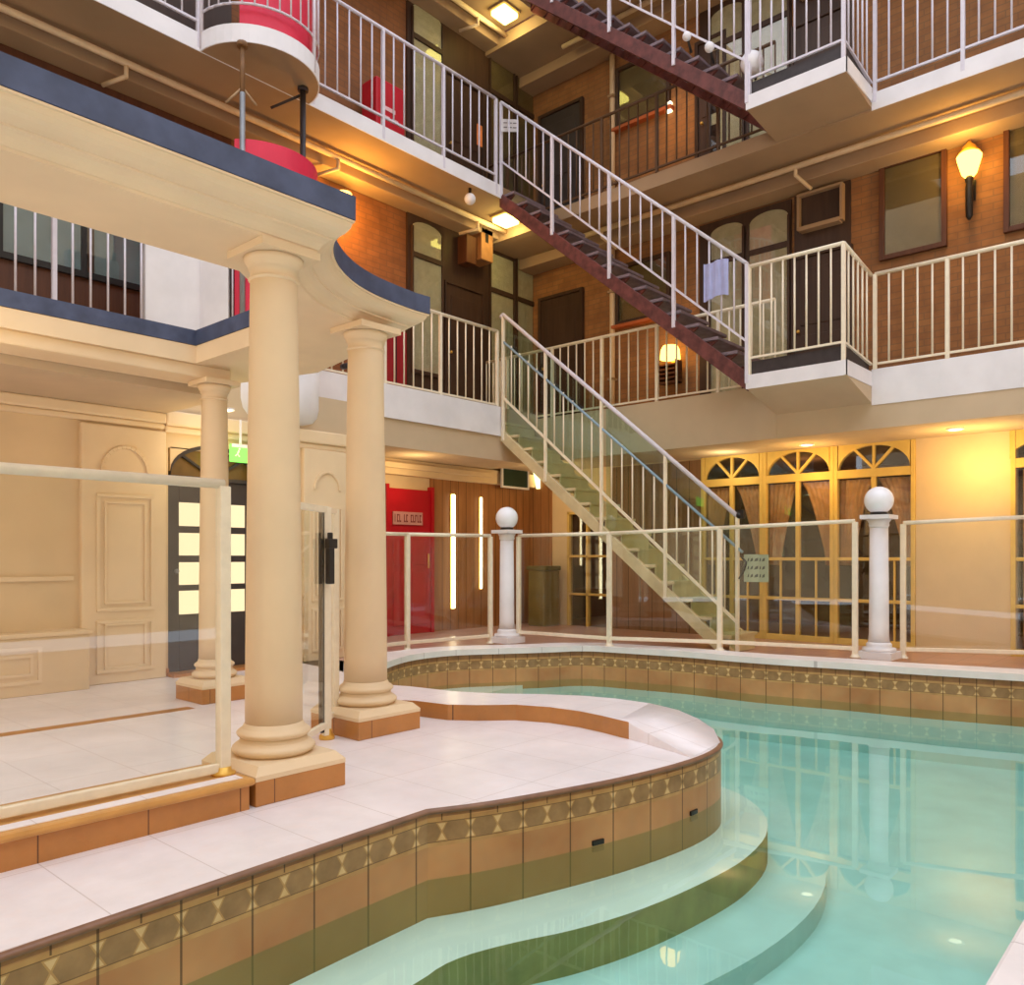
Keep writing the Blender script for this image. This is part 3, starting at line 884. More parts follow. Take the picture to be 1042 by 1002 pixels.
# windows behind the white balusters at the far left
w = thing(f'window_{wi}', (3.0, YW, L_TOP[0]), 'wide window with grey-blue blinds over dark timber panels at far left', 'window', kind='structure'); wi += 1
b = B(); b.box(.4, 4.75, YW - .02, YW, L_TOP[0], 5.775); b.obj('surround', BROWN2, w)
b = B()
for x0, x1 in ((2.46, 3.14), (3.27, 3.79)): b.box(x0, x1, YW - .035, YW - .02, 3.86, 5.4)
b.obj('blind', BLUEBLIND, w)
b = B(); b.box(2.40, 3.84, YW - .06, YW - .02, 3.80, 3.86); b.box(3.14, 3.19, YW - .06, YW - .02, 3.86, 5.4); b.box(3.79, 3.84, YW - .07, YW, 3.09, 5.5); b.box(2.40, 2.46, YW - .06, YW - .02, 3.86, 5.4)
b.obj('window_frame', BLACK, w)
b = B(); b.box(2.46, 3.79, YW - .05, YW - .045, 3.86, 5.4); b.obj('pane', WINGLASS, w)

# charcoal glazed door under the fanlight, left wall
d1 = thing(f'door_{di}', ((dx0 + dx1) / 2, YG, 0), 'charcoal double door with small lit panes under an arched fanlight', 'door', kind='structure'); di += 1
zt = zg(175, 487)
b = B(); mid = (dx0 + dx1) / 2
for a0, a1, s in ((dx0, mid - .004, 1), (mid + .004, dx1, -1)):
    p0, p1 = (a0 + .11, a1 - .05) if s > 0 else (a0 + .05, a1 - .11)
    rows = [(.02, zg(190, 625)), (zg(190, 601), zg(190, 595)), (zg(190, 572), zg(190, 565)), (zg(190, 542), zg(190, 535)), (zg(190, 511), zt)]
    b.box(a0, p0, YG + .02, YG + .06, .02, zt); b.box(p1, a1, YG + .02, YG + .06, .02, zt)
    for z0, z1 in rows: b.box(p0, p1, YG + .02, YG + .06, z0, z1)
b.obj('leaf', DOORD, d1, bevel=.004)
b = B()
b.box(dx0 + .1, dx1 - .1, YG + .045, YG + .05, zg(190, 625), zg(190, 511)); b.obj('pane', PANE_W, d1)
b = B(); b.ball((dx0 + .075, YG - .01, zg(178, 581)), .022, 12, 8); b.tube((dx0 + .075, YG + .02, zg(178, 581)), (dx0 + .075, YG - .01, zg(178, 581)), .01); b.obj('door_knob', GREYM, d1)
b = B(); b.box(dx0, dx1, YG - .01, YG + .1, zt, zt + .035)
ar = arch_pts(dx0 + .02, dx1 - .02, zt + .035, .26)
for p, q in zip(ar, ar[1:]): b.slab([(p[0], YG - .01, p[1]), (q[0], YG - .01, q[1]), (q[0], YG - .01, q[1] + .035), (p[0], YG - .01, p[1] + .035)], (0, .1, 0))
for t in (4, 8, 12): b.bar((mid, YG + .03, zt + .04), (ar[t][0], YG + .03, ar[t][1]), .03, .02)
b.obj('fanlight_frame', DOORD, d1)
b = B(); b.slab([(a, YG + .06, z) for a, z in ar], (0, .006, 0)); b.obj('fanlight_pane', paint('amber_glass_panel', (120, 92, 48), .2, .15, 6), d1)
b = B()
for p, q in zip(ar, ar[1:]): b.slab([(p[0], YG, p[1] + .035), (q[0], YG, q[1] + .035), (q[0], YG, 2.03), (p[0], YG, 2.03)], (0, .1, 0))
b.obj('overdoor_wall', CREAM2, d1)
b = B(); b.box(dx0 - .02, dx1 + .1, YG - .16, YG + .1, 0, .03); b.obj('threshold', TERRA, d1)

# red door and its name board
rx0, rx1 = xl(392), xl(435)
rd = thing(f'door_{di}', ((rx0 + rx1) / 2, YW, 0), 'bright red door at the back of the recess under the left wing', 'door', kind='structure'); di += 1
b = B(); b.box(rx0, rx1, YW - .06, YW, 0, zl(415, 498))
for z0, z1 in ((.12, .85), (.95, 1.28)):
    for a0, a1 in ((rx0 + .08, (rx0 + rx1) / 2 - .04), ((rx0 + rx1) / 2 + .04, rx1 - .08)): b.box(a0, a1, YW - .072, YW - .06, z0, z1)
b.obj('leaf', RED, rd, bevel=.006)
b = B(); b.box(rx1, rx1 + .05, YW - .09, YW, 0, zl(415, 498) + .05); b.box(rx0 - .05, rx0, YW - .09, YW, 0, zl(415, 498) + .05); b.obj('door_frame', RED, rd)
b = B(); b.tube((rx1 - .09, YW - .12, .9), (rx1 - .09, YW - .12, 1.1), .012); b.obj('door_handle', BRASS, rd)
sg = thing('name_board', (rx0 + .25, YW - .08, zl(410, 536)), 'small pale lettered board fixed on the red door', 'sign')
zs0, zs1 = zl(410, 534), zl(410, 521)
b = B(); b.box(xl(396), xl(426), YW - .085, YW - .068, zs0, zs1); b.obj('board', paint('pink_grey_board', (206, 150, 146), .5, .05, 6), sg, bevel=.003)
x = xl(397.5); u = (xl(425) - x) / 12.0
LETM = paint('dark_red_letters', (130, 46, 48), .5, .03, 6)
for word in ((0, 1, 2), (4, 5), (7, 8, 9, 10, 11)):      # worn capitals, unreadable in the photo: upright and cross strokes
    b = B()
    for i in word:
        zz0, zz1 = zs0 + .035, zs1 - .035
        b.box(x + i * u, x + i * u + u * .22, YW - .089, YW - .085, zz0, zz1)
        if i % 2: b.box(x + i * u, x + i * u + u * .7, YW - .089, YW - .085, zz1 - .02, zz1)
        if i % 3: b.box(x + i * u, x + i * u + u * .7, YW - .089, YW - .085, zz0, zz0 + .02)
    b.obj('lettering', LETM, sg)

# moulded pilaster panels and low bench on the panelled wall
def pilaster(a0, a1, label):
    p = thing('wall_pilaster', ((a0 + a1) / 2, YG, 0), label, 'wall panel', kind='structure')
    b = B(); b.box(a0, a1, YG - .06, YG, 0, 2.15); b.obj('pier', CREAM, p, bevel=.01)
    b = B(); w = a1 - a0; y0, y1 = YG - .078, YG - .06
    for m, t in ((.16, .03), (.25, .022)):
        x0, x1 = a0 + w * m, a1 - w * m
        for z0, z1 in ((.12, .50), (.66, 1.52)) if m > .2 else ((.09, .53), (.60, 1.58)):
            b.box(x0, x1, y0, y1, z0, z0 + t); b.box(x0, x1, y0, y1, z1 - t, z1); b.box(x0, x0 + t, y0, y1, z0 + t, z1 - t); b.box(x1 - t, x1, y0, y1, z0 + t, z1 - t)
    ar = arch_pts(a0 + w * .2, a1 - w * .2, 1.74, w * .36)
    ai = arch_pts(a0 + w * .2 + .03, a1 - w * .2 - .03, 1.74, w * .36 - .03)
    for i in range(len(ar) - 1): b.slab([(ar[i][0], y0, ar[i][1]), (ar[i + 1][0], y0, ar[i + 1][1]), (ai[i + 1][0], y0, ai[i + 1][1]), (ai[i][0], y0, ai[i][1])], (0, .018, 0))
    b.obj('moulding', CREAM, p, bevel=.004)
    return p


pilaster(xg(80), xg(166), 'cream pilaster with arched moulded panel left of the charcoal door')
pilaster(xg(306), xg(352), 'cream pilaster with arched moulding seen between the two front columns')
bn = thing('bench', (1.4, 6.95, 0), 'cream panelled low bench built against the left wall', 'bench', kind='structure')
bx1 = 2.60
b = B(); b.box(-3, bx1, 6.83, YG - .001, 0, .44); b.obj('body', CREAM2, bn, bevel=.006)
b = B(); b.box(-3, bx1 + .02, 6.81, YG - .001, .44, .475); b.obj('top', CREAM, bn, bevel=.01)
b = B()
for x0, x1 in ((1.2, 2.25), (-.2, .9)):
    for t, zz in ((.025, .09), (.02, .15)):
        a0, a1, z0, z1 = x0 + zz - .09, x1 - zz + .09, zz, .44 - zz + .02
        b.box(a0, a1, 6.818, 6.83, z0, z0 + t); b.box(a0, a1, 6.818, 6.83, z1 - t, z1); b.box(a0, a0 + t, 6.818, 6.83, z0 + t, z1 - t); b.box(a1 - t, a1, 6.818, 6.83, z0 + t, z1 - t)
b.obj('moulding', CREAM, bn)
b = B(); b.box(-3, xg(74), YG - .03, YG, .86, .90)
struct('trim_dado', b, CREAM, 'cream dado rail along the panelled wall above the bench', 'dado rail', bevel=.008)

# little yellow-framed shop window under the stairs
sw = thing(f'window_{wi}', (XW, (oS0 + oS1) / 2, 0), 'yellow-framed display window under the stairs', 'window', kind='structure'); wi += 1
zA, zB = zr(600, 642), zr(600, 520)
b = B()
for y0, y1 in ((oS0, oS0 + .04), (oS1 - .04, oS1), ((oS0 + oS1) / 2 + .02, (oS0 + oS1) / 2 + .06)): wbox(b, 'R', y0, y1, zA, zB, -.05, .03)
for z in (zA, zr(600, 606), zr(600, 567), zB - .04): wbox(b, 'R', oS0, oS1, z, z + .035, -.05, .03)
b.obj('window_frame', YELLOWW, sw, bevel=.004)
b = B(); wbox(b, 'R', oS0, oS1, zA, zB, -.03, -.025); b.obj('pane', WINGLASS, sw)
sh = thing('display_shelf', (XW + .3, (oS0 + oS1) / 2, zr(600, 599)), 'timber shelf behind the display window under the stairs', 'shelf')
b = B(); b.box(XW + .16, XW + .5, oS0, oS1, zr(600, 602), zr(600, 599)); b.obj('board', BROWN2, sh)
for i in range(6):
    y = oS0 + .06 + i * .05
    b = B(); b.lathe([(.014, 0), (.016, .07), (.007, .10), (.007, .13)], (XW + .26, y, zr(600, 599)), 12)
    o = b.obj('bottle', WHITE); tag(o, 'small pale bottle on the shelf of the display window under the stairs', 'bottle', 'small bottles in the display window')

# ------------------------------------------------------------------ pergola
ZB0 = 2.45
BLUE_LINE = [(-2.6, 2.98), (2.28, 2.98)] + smooth([(2.285, 3.04), (2.33, 3.19), (2.41, 3.33), (2.52, 3.46), (2.66, 3.575), (2.82, 3.67), (3.0, 3.735), (3.2, 3.77), (3.36, 3.785)], 2) + [(3.47, 3.78), (3.81, 5.2), (3.6, 5.97)]
PATH = offset(BLUE_LINE, -.19)
PATH[-1] = (PATH[-1][0], 5.97); PATH[0] = (-2.6, 3.17)
PATH[1] = (2.20, 3.17)
for i_ in range(2, len(PATH) - 3): PATH[i_] = (max(PATH[i_][0], 2.20 + .0005 * i_), max(PATH[i_][1], 3.17 + .004 * i_))
OUTS = PATH + [(-2.6, 5.97)]
INN = [(-2.2, 3.64), (2.08, 3.64), (2.86, 4.3), (2.86, 5.60), (-2.2, 5.60)]
pg = thing('pergola', (2.4, 4.5, ZB0), 'cream pergola entablature with navy flashing resting on three columns', 'pergola')


def holed(b, outer, inner, z0, z1):
    for z, up in ((z0, False), (z1, True)):
        bm2 = bmesh.new()
        vo = [bm2.verts.new((x, y, z)) for x, y in outer]; vi = [bm2.verts.new((x, y, z)) for x, y in inner]
        es = [bm2.edges.new((vo[i], vo[(i + 1) % len(vo)])) for i in range(len(vo))] + [bm2.edges.new((vi[i], vi[(i + 1) % len(vi)])) for i in range(len(vi))]
        bmesh.ops.triangle_fill(bm2, use_beauty=True, use_dissolve=False, edges=es)
        mp = {v: b.m.verts.new(v.co) for v in bm2.verts}
        for f in bm2.faces: b.m.faces.new([mp[v] for v in f.verts])
        bm2.free()
    for lp in (outer, inner):
        for i in range(len(lp)):
            p, q = lp[i], lp[(i + 1) % len(lp)]
            b.face([(*p, z0), (*q, z0), (*q, z1), (*p, z1)])
    bmesh.ops.remove_doubles(b.m, verts=b.m.verts[:], dist=1e-5)


b = B(); holed(b, OUTS, INN, ZB0, 2.575); b.obj('entablature', CREAM, pg)


def sweep(b, prof):
    """cornice profile (outward offset, z) carried from the beam line out to the flashing line"""
    L = [[tuple(Vector(p) + (Vector(q) - Vector(p)) * (o / .19)) for p, q in zip(PATH, BLUE_LINE)] for o, z in prof]
    for i in range(len(PATH) - 1):
        for k in range(len(prof) - 1):
            b.face([(*L[k][i], prof[k][1]), (*L[k][i + 1], prof[k][1]), (*L[k + 1][i + 1], prof[k + 1][1]), (*L[k + 1][i], prof[k + 1][1])])
    bmesh.ops.remove_doubles(b.m, verts=b.m.verts[:], dist=1e-5)


b = B(); sweep(b, [(0, 2.4495), (.006, 2.4495), (.008, 2.462), (.014, 2.464), (.022, 2.476), (.036, 2.489), (.056, 2.498), (.078, 2.502), (.080, 2.510), (.094, 2.511), (.112, 2.514), (.134, 2.521), (.152, 2.531), (.166, 2.545), (.173, 2.558), (.175, 2.566), (.186, 2.567), (.187, 2.5755), (.0, 2.5757)])
b.obj('cornice', CREAM, pg)
OUTC = list(BLUE_LINE)
b = B(); holed(b, OUTC + [(-2.6, 5.99)], [(-2.2, 3.645), (2.078, 3.645), (2.855, 4.303), (2.855, 5.595), (-2.2, 5.595)], 2.578, 2.685)
b.obj('flashing', BLUE, pg)
b = B(); b.box(-2.6, 3.15, 5.63, 5.93, 2.36, 2.452); b.obj('rear_beam', CREAM, pg, bevel=.012)


def column(loc, half, label, zb=0.0, top=ZB0, plinth_mat=TERRA):
    c = thing('pergola_column', (loc[0], loc[1], zb), label, 'column', 'columns carrying the pergola')
    x, y = loc
    b = B(); b.box(x - half, x + half, y - half, y + half, zb, zb + .105); b.obj('plinth', plinth_mat, c, bevel=.004)
    b = B(); b.prism([(x - half, y - half), (x + half, y - half), (x + half, y + half), (x - half, y + half)], zb + .105, zb + .125)
    h2 = half * .86
    b2 = [(x - h2, y - h2), (x + h2, y - h2), (x + h2, y + h2), (x - h2, y + h2)]
    A = [b.m.verts.new((px, py, zb + .125)) for px, py in ((x - half, y - half), (x + half, y - half), (x + half, y + half), (x - half, y + half))]
    D = [b.m.verts.new((px, py, zb + .16)) for px, py in b2]
    for i in range(4): b.m.faces.new([A[i], A[(i + 1) % 4], D[(i + 1) % 4], D[i]])
    b.m.faces.new(D); b.m.faces.new(A[::-1])
    b.obj('plinth_cap', CREAM, c)
    k = half / .23

    def torus(z, r, h, n=6):
        return [(r - h * .5 + h * .5 * math.sin(math.pi * i / n), z + h * i / n) for i in range(n + 1)]
    b = B(); b.lathe([(.15 * k, zb + .155)] + torus(zb + .16, .186 * k, .055) + [(.150 * k, zb + .22), (.150 * k, zb + .235)] + torus(zb + .235, .165 * k, .042) + [(.138 * k, zb + .28), (.130 * k, zb + .30)], (x, y, 0), 40)
    b.obj('base', CREAM, c)
    H = top - .075
    pr = [(.128 * k, zb + .295)]
    for i in range(1, 13):
        t = i / 12; pr.append((k * (.128 - .024 * t ** 1.35), zb + .295 + (H - zb - .295) * t))
    b = B(); b.lathe(pr, (x, y, 0), 40); b.obj('shaft', CREAM, c)
    r = .104 * k
    b = B(); b.lathe([(r, H - .075)] + torus(H - .07, r + .010, .016) + [(r + .001, H - .052), (r + .001, H - .018), (r + .010, H - .016), (r + .010, H - .006), (r + .014, H), (r + .024, H + .016), (r + .030, H + .036)], (x, y, 0), 40)
    a = r + .046
    b.box(x - a, x + a, y - a, y + a, top - .036, top - .001)
    b.obj('capital', CREAM, c)
    return c


column((2.06, 3.30), .23, 'largest cream column in front, standing on a terracotta plinth at the kerb end')
column((3.12, 3.98), .235, 'second cream column, on the terrace beside the curved kerb', top=ZB0)
column((3.05, 5.69), .20, 'rear cream column in front of the charcoal door', top=2.36)

# ------------------------------------------------------------------ glass pool fences
def fence(label, pts, ztop, base, posts, rail=RAILC, foot=None, r=.024, lift=.09):
    """pts: xy list; ztop/base per point; posts: which points carry a post"""
    rt = thing('glass_fence', (*pts[0], base[0]), label, 'glass fence', 'glass pool fence runs')
    for i in posts:
        b = B(); b.box(pts[i][0] - r, pts[i][0] + r, pts[i][1] - r, pts[i][1] + r, base[i], ztop[i] - .01); p = b.obj('post', rail, rt, bevel=.005)
        b = B(); b.lathe([(.05, 0), (.05, .012), (.034, .02), (.032, .035)], (*pts[i], base[i]), 16); b.obj('foot_cover', foot or rail, p)
    b = B(); b.path([(*p, z) for p, z in zip(pts, ztop)], .021, 10); b.obj('top_rail', rail, rt)
    b = B()
    for i in range(len(pts) - 1): b.bar((*pts[i], base[i] + lift), (*pts[i + 1], base[i + 1] + lift), .03, .04)
    b.obj('bottom_rail', rail, rt, bevel=.005)
    for i in range(len(pts) - 1):
        p, q = Vector(pts[i]), Vector(pts[i + 1]); d = (q - p).normalized(); g = .03; n = Vector((d.y, -d.x)) * .004
        p, q = p + d * g, q - d * g
        b = B(); b.slab([(*(p - n), base[i] + lift + .022), (*(q - n), base[i + 1] + lift + .022), (*(q - n), ztop[i + 1] - .02), (*(p - n), ztop[i] - .02)], (n.x * 2, n.y * 2, 0)); b.obj('pane', GLASS, rt)
    return rt


CZ = 0.07
fence('glass fence between the second column and the left globe pillar', [(5.25, 6.72), (5.86, 6.75), (7.02, 6.60)], [1.30, 1.302, 1.307], [0.03, .03, CZ - .04], [1, 2])
fence('long glass fence between the two globe pillars in front of the stairs', [(7.28, 6.38), (7.39, 5.15), (7.85, 4.06), (8.16, 2.78)], [1.308, 1.314, 1.36, 1.405], [CZ] * 4, [0, 1, 2, 3])
fence('glass fence right of the right globe pillar, running out of the photo', [(8.58, 2.46), (9.08, 1.52), (9.5, .75)], [1.39, 1.436, 1.45], [.05] * 3, [0, 2])
fence('glass fence on the terracotta kerb left of the front column', [(-2.4, 3.2), (1.755, 3.2)], [1.36, 1.36], [.132, .132], [1], RAILC, BRASS, lift=.032)

# gate between the two front columns
gt = thing('pool_gate', (2.5, 3.66, 0), 'glass pool gate with black latch between the two front columns', 'gate')
g0, g1 = Vector((2.36, 3.60)), Vector((2.74, 3.86))
for p in (g0, g1):
    b = B(); b.box(p.x - .016, p.x + .016, p.y - .016, p.y + .016, .04, 1.34); b.obj('stile', RAILC, gt, bevel=.004)
b = B()
b.bar((*g0, .10), (*g1, .10), .03, .035); b.obj('bottom_rail', RAILC, gt, bevel=.004)
b = B(); b.bar((*g0, 1.32), (*g1, 1.32), .03, .035); b.obj('top_rail', RAILC, gt, bevel=.004)
d = (g1 - g0).normalized(); nn = Vector((d.y, -d.x)) * .003
b = B(); b.slab([(*(g0 + d * .02), .12), (*(g1 - d * .02), .12), (*(g1 - d * .02), 1.30), (*(g0 + d * .02), 1.30)], (nn.x, nn.y, 0)); b.obj('pane', GLASS, gt)
lt = g1 - d * .0 + Vector((.0, -.035))
b = B(); b.box(lt.x - .018, lt.x + .018, lt.y - .03, lt.y + .012, .90, 1.15); b.box(lt.x - .022, lt.x + .035, lt.y - .035, lt.y + .012, 1.10, 1.155); b.tube((lt.x, lt.y - .01, 1.15), (lt.x, lt.y - .01, 1.19), .016, 10)
b.obj('latch', BLACK, gt, bevel=.005)
b = B(); b.box(g1.x - .034, g1.x - .018, g1.y - .016, g1.y + .016, .06, 1.33); b.obj('rubber_seal', BLACK, gt)
f0, f1 = Vector((2.80, 3.93)), Vector((2.935, 4.04))
gp = thing('gate_post_panel', (*f0, 0), 'narrow fixed glass strip with two posts between gate and second column', 'glass fence')
for p in (f0, f1):
    b = B(); b.box(p.x - .02, p.x + .02, p.y - .02, p.y + .02, 0, 1.34); po = b.obj('post', RAILC, gp, bevel=.004)
    b = B(); b.lathe([(.045, 0), (.045, .02), (.03, .035), (.028, .06)], (*p, 0), 16); b.obj('foot_cover', BRASS, po)
b = B(); b.bar((*f0, 1.325), (*f1, 1.325), .035, .03); b.obj('top_rail', RAILC, gp)
b = B(); b.bar((*f0, .12), (*f1, .12), .03, .03); b.obj('bottom_rail', RAILC, gp)
b = B(); b.slab([(*f0, .135), (*f1, .135), (*f1, 1.31), (*f0, 1.31)], (.004, -.004, 0)); b.obj('pane', GLASS, gp)


def pillar(loc, zb, ztop, r, gr, which):
    p = thing('globe_pillar', (*loc, zb), f'{which} white round pillar in the glass fence, topped by a globe', 'pillar', 'white fence pillars')
    x, y = loc
    b = B(); b.box(x - r * 1.75, x + r * 1.75, y - r * 1.75, y + r * 1.75, zb, zb + .07); b.lathe([(r * 1.65, zb + .07), (r * 1.72, zb + .085), (r * 1.65, zb + .105), (r * 1.25, zb + .11), (r * 1.3, zb + .14), (r * 1.1, zb + .16)], (x, y, 0), 28); b.obj('base', WHITE, p)
    b = B(); b.lathe([(r * 1.08, zb + .155), (r, zb + .25), (r * .92, ztop - .12)], (x, y, 0), 28); b.obj('shaft', WHITE, p)
    b = B(); b.lathe([(r * .92, ztop - .125), (r * 1.05, ztop - .10), (r * 1.0, ztop - .08), (r * 1.25, ztop - .04)], (x, y, 0), 28); q = r * 1.5; b.box(x - q, x + q, y - q, y + q, ztop - .04, ztop); b.obj('capital', WHITE, p)
    g = thing('globe_lamp', (x, y, ztop), f'opal globe lamp on top of the {which} white pillar', 'lamp', 'globe lamps on the fence pillars')
    b = B(); b.lathe([(gr * .62, ztop), (gr * .58, ztop + .03)], (x, y, 0), 24); b.obj('collar', BLACK, g)
    b = B(); b.ball((x, y, ztop + .015 + gr * .95), gr, 32, 20); b.obj('globe', GLOBE, g)


pillar((7.17, 6.47), .04, 1.375, .088, .133, 'left')
pillar((8.36, 2.62), .06, 1.465, .092, .136, 'right')

# ------------------------------------------------------------------ railings
def rail_run(root, A, Bq, zb, zh, n, posts, foot, mat, br=.0105, pr=.019, hr=.021, ends=True, skip=()):
    """straight run from A to B (xy). zb / zh: (start, end) heights of bottom rail and handrail; foot: (start, end) height the posts reach down to"""
    A, Bq = Vector(A), Vector(Bq); org = ORG[root.name]
    L = lambda s, t: s[0] + (s[1] - s[0]) * t
    if hr:
        b = B(); b.tube((*A, zh[0]), (*Bq, zh[1]), hr, 10); b.obj('handrail', mat, root)
    b = B(); b.bar((*A, zb[0]), (*Bq, zb[1]), .026, .022); b.obj('bottom_rail', mat, root)
    src = None
    for i in range(n + 1):
        t = i / n; p = A + (Bq - A) * t
        if i in skip: continue
        if i in posts:
            b = B(); b.box(p.x - pr, p.x + pr, p.y - pr, p.y + pr, L(foot, t), L(zh, t)); b.obj('post', mat, root, bevel=.003)
            continue
        if not ends and i in (0, n): continue
        z0, h = L(zb, t), L(zh, t) - L(zb, t)
        if src is None:
            b = B(); b.tube((0, 0, 0), (0, 0, h), br, 6)
            for v in b.m.verts: v.co += org
            src = b.obj('baluster', mat, root); src.location = Vector((*p, z0)) - org
        else:
            child_copy(src, root, Vector((*p, z0)) - org)


def railing(label, A, Bq, zb, zh, n, posts, foot, mat, grp='balcony railings', **k):
    r = thing('balcony_railing', (*A, foot[0]), label, 'railing', grp)
    rail_run(r, A, Bq, zb, zh, n, posts, foot, mat, **k)
    return r


c2 = lambda a: (a, a)
XR = XB + .005
# right wing
railing('cream railing of the middle right balcony, right of the stair landing', (XR, 2.83), (XR, 0.21), c2(3.08), c2(4.02), 19, (0, 5, 11, 17), c2(R_TOP[0]), RAILC)
railing('white railing of the top right balcony, right of the upper landing', (XR, 2.83), (XR, 0.21), c2(6.04), c2(6.99), 19, (0, 6, 12, 18), c2(R_TOP[1] - .1), RAILW)
railing('cream railing of the middle right balcony behind the stairs, left of the landing', (XR, 3.92), (XR, 8.45), c2(3.06), c2(3.99), 32, (5, 11, 17, 23, 29), c2(R_TOP[0]), RAILC)
railing('thin railing of the top right balcony behind the stairs, coloured dark for backlit shade', (XR, 3.92), (XR, 8.45), c2(5.98), c2(6.92), 32, (5, 11, 17, 23, 29), c2(R_TOP[1]), RAILD)
for k, lv in enumerate(('middle', 'top')):
    zt = R_TOP[k] - .03 + (.08 if k else 0)
    m = RAILC if k == 0 else RAILW
    r = thing('landing_railing', (XL, 2.88, zt), f'angled white railing around the {lv} stair landing', 'railing', 'landing railings')
    rail_run(r, (XL + .01, 3.88), (XL + .01, 2.89), c2(zt + .185), c2(zt + 1.16), 8, (0, 8), c2(zt - .13), m)
    rail_run(r, (XL + .01, 2.89), (XR, 2.87), (zt + .185, 3.08 + 2.96 * k), (zt + 1.16, 4.02 + 2.97 * k), 6, (), c2(zt), m, ends=False)
# left wing
railing('white balusters of the middle left balcony above the rear pergola beam', (0.95, YB + .02), (3.30, YB + .02), c2(3.13), c2(4.12), 16, (0, 4, 11), c2(L_TOP[0]), RAILW)
railing('white railing of the middle left balcony, between bay and lower stairs', (5.10, YB + .02), (8.10, YB + .02), c2(3.12), c2(4.12), 20, (1, 7, 13.0, 20), c2(L_TOP[0]), RAILC)
railing('white railing of the top left balcony between the bay and the stair head', (5.14, YB + .005), (8.06, YB + .005), c2(6.22), c2(7.25), 18, (0, 6, 12, 18), c2(L_TOP[1] - .14), RAILW)
railing('white railing of the top left balcony left of the bay', (1.40, YB + .005), (3.84, YB + .005), c2(6.22), c2(7.25), 15, (3, 9, 15), c2(L_TOP[1] - .14), RAILW)

# ------------------------------------------------------------------ staircases
def staircase(label, ylo, slope, zlow, depth, riser, n, mat, treadmat, z_first, y_first, drop, closed=False):
    """stringers follow z = zlow + slope * (Y - ylo) along their lower edge"""
    st = thing('staircase', (XL, ylo, zlow), label, 'staircase', 'stair flights')
    lo = lambda y: zlow + slope * (y - ylo)
    for x in (XL, XB - .10):
        b = B(); b.slab([(x, ylo, lo(ylo)), (x, YB + .02, lo(YB + .02)), (x, YB + .02, lo(YB + .02) + depth), (x, ylo, lo(ylo) + depth)], (.05, 0, 0)); b.obj('stringer', mat, st, bevel=.004)
    run = riser / slope
    for j in range(n):
        z = z_first + riser * j; y = y_first + run * j
        b = B(); b.box(XL + .02, XB - .06, y - .02, y + run + .03, z - .035, z); t = b.obj('tread', treadmat, st, bevel=.004)
        if closed:
            b = B(); b.box(XL + .05, XB - .10, y - .005, y + .01, z - riser, z - .03); b.obj('riser', treadmat, t)
        for x in (XL + .05, XB - .12):
            b = B(); b.slab([(x, y, z - .03), (x, y + run, z - .03), (x, y + run * .9, z - drop)], (.03, 0, 0)); b.obj('bracket', mat, t)
    return st


L1 = lambda y: .177 + .8137 * (y - 4.256)
s1 = staircase('lowest stair flight with tan stringers and glass side, rising from the pool level', 4.25, .8137, L1(4.25) - .16, .17, .192, 15, TANSTEEL, TANSTEEL, .20, 4.12, .10, True)
# glass balustrade of the lowest flight
org = ORG[s1.name]
rl = B(); h = lambda y: 1.495 + .834 * (y - 4.01); gl = lambda y: 1.10 + .827 * (y - 3.946); bo = lambda y: .36 + .841 * (y - 4.025)
rl.path([(XL, 4.01, h(4.01)), (XL, 7.42, h(7.42)), (XL, 7.47, h(7.42) - .03)], .026, 12); hd = rl.obj('handrail', RAILW, s1)
b = B(); b.tube((XL, 3.95, gl(3.95)), (XL, 7.42, gl(7.42)), .016, 8); b.obj('glass_top_rail', RAILT, s1)
b = B(); b.bar((XL, 4.01, bo(4.01)), (XL, 7.44, bo(7.44)), .03, .028); b.obj('bottom_rail', RAILC, s1)
for y in (4.01, 4.90, 5.796, 6.68, 7.42):
    zf = 0.0 if y < 4.1 else L1(y) - .12
    b = B(); b.box(XL - .018, XL + .018, y - .018, y + .018, zf, (h(y) - .01)); b.obj('post', RAILC, s1, bevel=.003)
src = None; y = 4.01
for a, c in ((4.01, 4.90), (4.90, 5.796), (5.796, 6.68), (6.68, 7.42)):
    for i in range(1, 6 if c < 7 else 5):
        yy = a + (c - a) * i / (6 if c < 7 else 5)
        loc = Vector((XL, yy, bo(yy))) - org
        if src is None:
            b = B(); b.tube((0, 0, 0), (0, 0, gl(yy) - bo(yy)), .0095, 6)
            for v in b.m.verts: v.co += org
            src = b.obj('baluster', RAILC, s1); src.location = loc
        else: child_copy(src, s1, loc)
for a, c in ((4.05, 5.76), (5.83, 7.40)):
    b = B(); b.slab([(XL + .045, a, L1(a) + .02), (XL + .045, c, L1(c) + .02), (XL + .045, c, h(c) - .03), (XL + .045, a, h(a) - .03)], (.006, 0, 0)); b.obj('glass_screen', GREENGLASS, s1)

TREADM = paint('worn_grey_tread', (120, 104, 110), .6, .15, 8)
S2L = lambda y: 2.874 + .834 * (y - 3.956)
for k, (lab, dz) in enumerate((('dark red middle stair flight with white railing, between the two balconies', 0), ('dark red upper stair flight leading up out of the photo', 2.99))):
    st = staircase(lab, 3.90, .834, S2L(3.90) + dz, .20, .192, 15, REDSTEEL, TREADM, 3.29 + dz, 4.04, .17)
    hz = lambda y: 4.185 + .8566 * (y - 3.90) + dz
    bz = lambda y: 3.354 + .865 * (y - 3.90) + dz
    rail_run(st, (XL, 3.90), (XL, 7.46), (bz(3.9), bz(7.46)), (hz(3.9), hz(7.46)), 24, (0, 6, 12, 18, 24), (S2L(3.9) + dz + .08, S2L(7.46) + dz + .16), RAILW)

# ------------------------------------------------------------------ curved bay of the left balconies
BC, BR = Vector((4.47, 7.47)), .62


